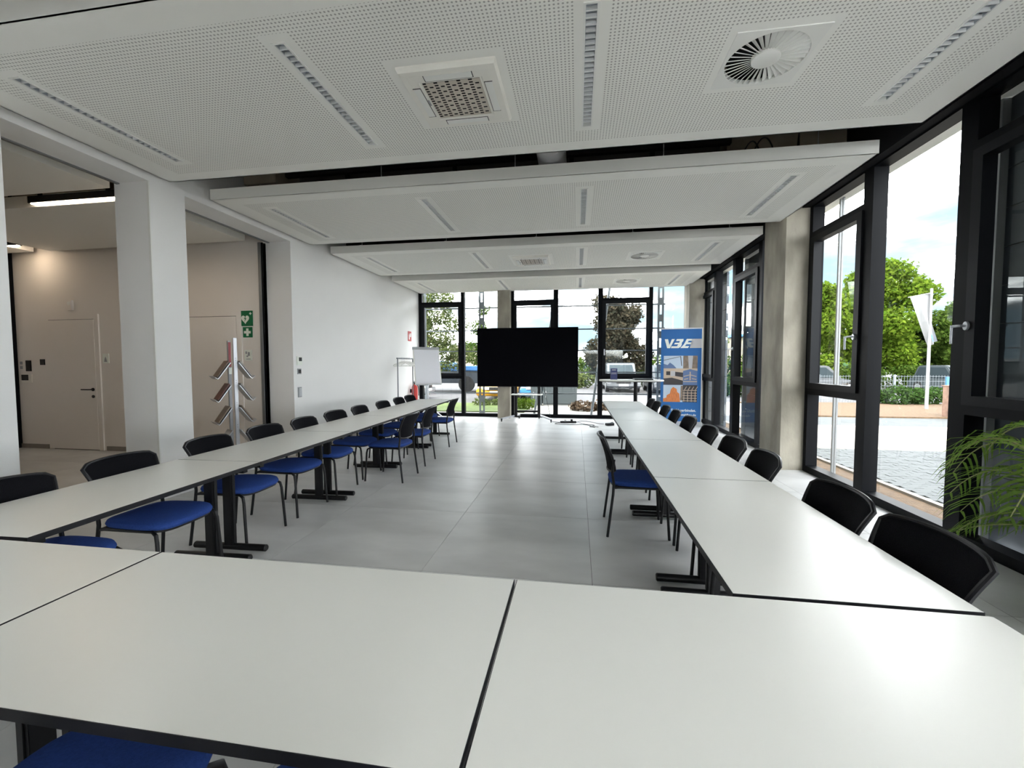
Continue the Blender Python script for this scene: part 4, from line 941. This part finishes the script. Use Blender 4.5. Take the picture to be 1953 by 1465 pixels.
# wire fence
t = thing('wire_fence', 'fence of double wire panels between dark posts behind the flagpole', 'fence', (0, 0, 0)); FY = 18.9
for x in (9.8, 12.55, 15.3): box('fence_post', M['galv'], x-.03, x+.03, FY-.03, FY+.03, G, 1.02, t)
wires = MB()
for i in range(6): z = .0+.19*i; wires.box(9.8, 15.3, FY-.006, FY+.006, z-.006, z+.006)
for i in range(55): x = 9.8+.1*i; wires.box(x-.0025, x+.0025, FY-.004, FY+.004, G, 1.0)
tag(wires.build('wire_panel', M['galv'], t, fix=False), kind='stuff')
tag(box('marker_post', M['tarp'], 12.56, 12.63, 16.5, 16.57, G, 1.0), 'thin blue post standing on the soil beside the flagpole', 'post')
# flagpole and flag
t = thing('flagpole', 'white flagpole standing on the brown soil', 'flagpole', (11.75, 16.2, G))
MB().tube([(0, 0, 0), (0, 0, 4.05)], [.05, .035], 12).build('pole', M['whitep'], t, smooth=True)
MB().tube([(0, 0, 3.95), (-.62, .10, 3.83)], .014, 8).build('cross_arm', M['whitep'], t, smooth=True)
MB().lathe([(.02, 4.05), (.045, 4.07), (.02, 4.10)], 10).build('finial', M['alu'], t)
nv_, nu_ = 24, 9; vs = []; 
for j in range(nv_+1):
    v = j/nv_
    for i in range(nu_+1):
        u = i/nu_
        xl = -.60*(1-v)**1.1+.02*v; xr = .02+.40*v**2.2-.10*v**6
        x = xl+(xr-xl)*u*(1-.15*v); z = 3.83+.11*u*(1-v)-1.65*v+(.15*u*v)
        vs.append((x, .05+.07*math.sin(u*7+v*2.5)*(.3+v), z))
fs = [(j*(nu_+1)+i, j*(nu_+1)+i+1, (j+1)*(nu_+1)+i+1, (j+1)*(nu_+1)+i) for j in range(nv_) for i in range(nu_)]
fm = MB(); 
for f in fs: pass
fm.v = vs; fm.f = fs; fm.m = [1 if (f[0]//(nu_+1) >= 19 and 3 <= f[0] % (nu_+1) <= 6 and f[0]//(nu_+1) <= 22) else 0 for f in fs]
F = thing('flag', 'white flag with a blue mark hanging limp from the flagpole', 'flag', (11.75, 16.2, G)); fo = fm.build('flag_cloth', [mat('flag_white', (.17, .175, .18), .8), M['bannerblue']], F, smooth=True, fix=False)
t = thing('steel_enclosure', 'rusty brown steel box standing at the edge of the paving', 'enclosure', (10.75, 13.75, G))
box('enclosure_body', M['rust'], -.16, .26, -.2, .3, 0, .92, t, .01); box('enclosure_lid', M['rust'], -.18, .28, -.22, .32, .92, .95, t)
# cabinets
def cab(x0, x1, y, h, lab):
    t = thing('utility_cabinet', lab, 'cabinet', ((x0+x1)/2, y, G), 0, 'grey utility cabinets'); w = (x1-x0)/2
    box('cabinet_body', M['cabinet'], -w, w, 0, .5, .04, h, t); box('cabinet_roof', M['cabinet'], -w-.02, w+.02, -.03, .52, h, h+.04, t); box('plinth', M['grey'], -w+.03, w-.03, .02, .5, 0, .05, t)
    d = box('cabinet_door', M['cabinet'], -w+.02, w-.02, -.015, 0, .08, h-.03, t); box('handle', M['alu'], -w+.10, -w+.125, -.03, -.014, h*.30, h*.55, d)
cab(-1.75, -1.32, 15.95, .95, 'narrow grey utility cabinet outside behind the screen stand'); cab(-1.28, .0, 16.0, 1.02, 'wide grey utility cabinet outside below the screen')
t = thing('brick_heap', 'low heap of brown earth and stones beyond the paving outside', 'heap', (.25, 14.6, G)); build_leaves('stones', leaves(700, [(0, 0, .12, .55, .5, .18), (.5, .2, .1, .4, .4, .14)], .07, 31), M['soil'], t)

# vehicles
def make_car(lab, x, y, rz, paint, L_=4.1, W_=1.72, H_=1.48, group='parked cars', suv=0):
    t = thing('car', lab, 'car', (x, y, G), rz, group); h = L_/2; hood = .62+.12*suv
    prof = [(-h, .32), (-h+.03, .62), (-h+.12, hood+.16), (-h+.30, hood+.20), (h-1.15, hood+.20), (h-.25, hood), (h-.03, .55), (h, .36), (h-.05, .24), (-h+.05, .24)]
    MB().prism(prof, -W_/2, W_/2, 'y').build('car_body', paint, t, bevel=.05)
    cp = [(-h+.18, hood+.18), (-h+.55, H_-.03), (-h+.9, H_), (.25, H_), (.45, H_-.04), (h-1.05, hood+.18)]
    cab_ = MB().prism(cp, -W_/2+.12, W_/2-.12, 'y').build('car_roof', paint, t, bevel=.04)
    gl = [(-h+.36, hood+.22), (-h+.66, H_-.10), (.28, H_-.10), (h-1.22, hood+.22)]
    MB().prism(gl, -W_/2+.108, W_/2-.108, 'y').build('side_window', M['carglass'], t)
    MB().add([(h-1.03, -W_/2+.22, hood+.22), (h-1.03, W_/2-.22, hood+.22), (.50, W_/2-.28, H_-.09), (.50, -W_/2+.28, H_-.09)], [(0, 1, 2, 3)]).build('windscreen', M['carglass'], t, fix=False)
    for sx in (-1, 1):
        for sy in (-1, 1):
            w = MB().lathe([(.16, -.10), (.31, -.10), (.32, -.07), (.32, .07), (.31, .10), (.16, .10)], 20, (sx*(h-.75), sy*(W_/2-.09), .32), 0, 'y').build('wheel', M['tyre'], t, smooth=True)
            MB().lathe([(.19, -.105), (.19, .105)], 14, (sx*(h-.75), sy*(W_/2-.09), .32), 0, 'y').build('hub_cap', M['alu'], w)
    for sy in (-1, 1): MB().box(h-.10, h+.015, sy*(W_/2-.42)-.14, sy*(W_/2-.42)+.14, hood-.10, hood+.0).build('headlight', M['signwhite'], t)
    MB().box(h-.05, h+.02, -.26, .26, .36, .46).build('number_plate', M['signwhite'], t); MB().box(h-.06, h+.012, -.38, .38, .50, .62).build('radiator_grille', M['dark'], t)
    return t
make_car('bright yellow parked car outside below the screen edge', -3.32, 19.1, -PI/2, M['yellow'], 4.0)
make_car('light blue parked car behind the screen stand', -1.52, 19.6, -PI/2, M['bluep'], 4.3)
make_car('dark car facing the windows, seen under the high table', 2.55, 26.0, -PI/2, M['darkp'], 4.5, 1.85, 1.65, suv=1)
make_car('second dark car parked beside the one under the high table', 4.9, 24.9, -PI/2, M['darkp'], 4.4, 1.8, 1.5)
make_car('white van bonnet parked behind the flip chart legs', -9.0, 18.6, 0, M['whitep'], 4.5, 1.8, 1.75)
make_car('dark red parked car low behind the flip chart', -12.6, 23, 0, M['redp'], 4.2)
make_car('grey car parked beyond the fence near the blue post', 18.9, 24.3, -PI/2, M['cabinet'], 3.9)
make_car('dark car on the road seen low through the casement', 12.6, 25.0, 0, M['darkp'], 4.3)
# truck with blue tarpaulin
t = thing('flatbed_truck', 'dark truck with a light blue tarpaulin along its top behind the flip chart', 'truck', (-7.4, 24.2, G))
MB().box(-3.2, 3.3, -1.1, 1.1, .50, 1.2).build('truck_body', M['shutter'], t, bevel=.03); MB().box(-3.2, 3.3, -1.15, 1.15, 1.2, 1.47).build('tarpaulin', M['tarp'], t, bevel=.05)
MB().prism([(-1.2, 1.45), (.4, 1.45), (-.1, 1.72), (-.7, 1.78)], -1.0, 1.0, 'y').build('tarpaulin_hump', M['tarp'], t, bevel=.05)
for x in (-2.3, 1.2, 2.4): MB().lathe([(.2, -.14), (.45, -.14), (.46, 0), (.45, .14), (.2, .14)], 20, (x, -1.0, .46), 0, 'y').build('wheel', M['tyre'], t, smooth=True)
# far buildings
def building(lab, x0, x1, y0, y1, h, m, mr, wins):
    t = thing('building', lab, 'building', (0, 0, 0)); MB().box(x0, x1, y0, y1, G, h).build('wall', m, t, fix=False); box('roof', mr, x0-.3, x1+.3, y0-.3, y1+.3, h, h+.25, t)
    for (a, b, c, d) in wins: f = box('window', M['frame'], a, b, y0-.05, y0+.02, c, d, t); box('pane', M['carglass'], a+.06, b-.06, y0-.06, y0-.045, c+.06, d-.06, f)
building('pale building block with grey windows behind the truck', -13, -6.2, 42, 50, 3.4, M['facade'], M['grey'], [(-7.9, -6.9, 1.6, 2.8), (-9.6, -8.6, 1.6, 2.8)])
building('low pale hall beyond the corner windows', 16.0, 28, 46, 52, 4.2, M['facade'], M['tarp'], [(18, 19, 1, 2), (21, 22, 1, 2)])
bush('dark green hedge far behind the bronze tree', 6.5, 44, 22, 2, 2.6, M['leaf_mid'], 6000, 33, .2)
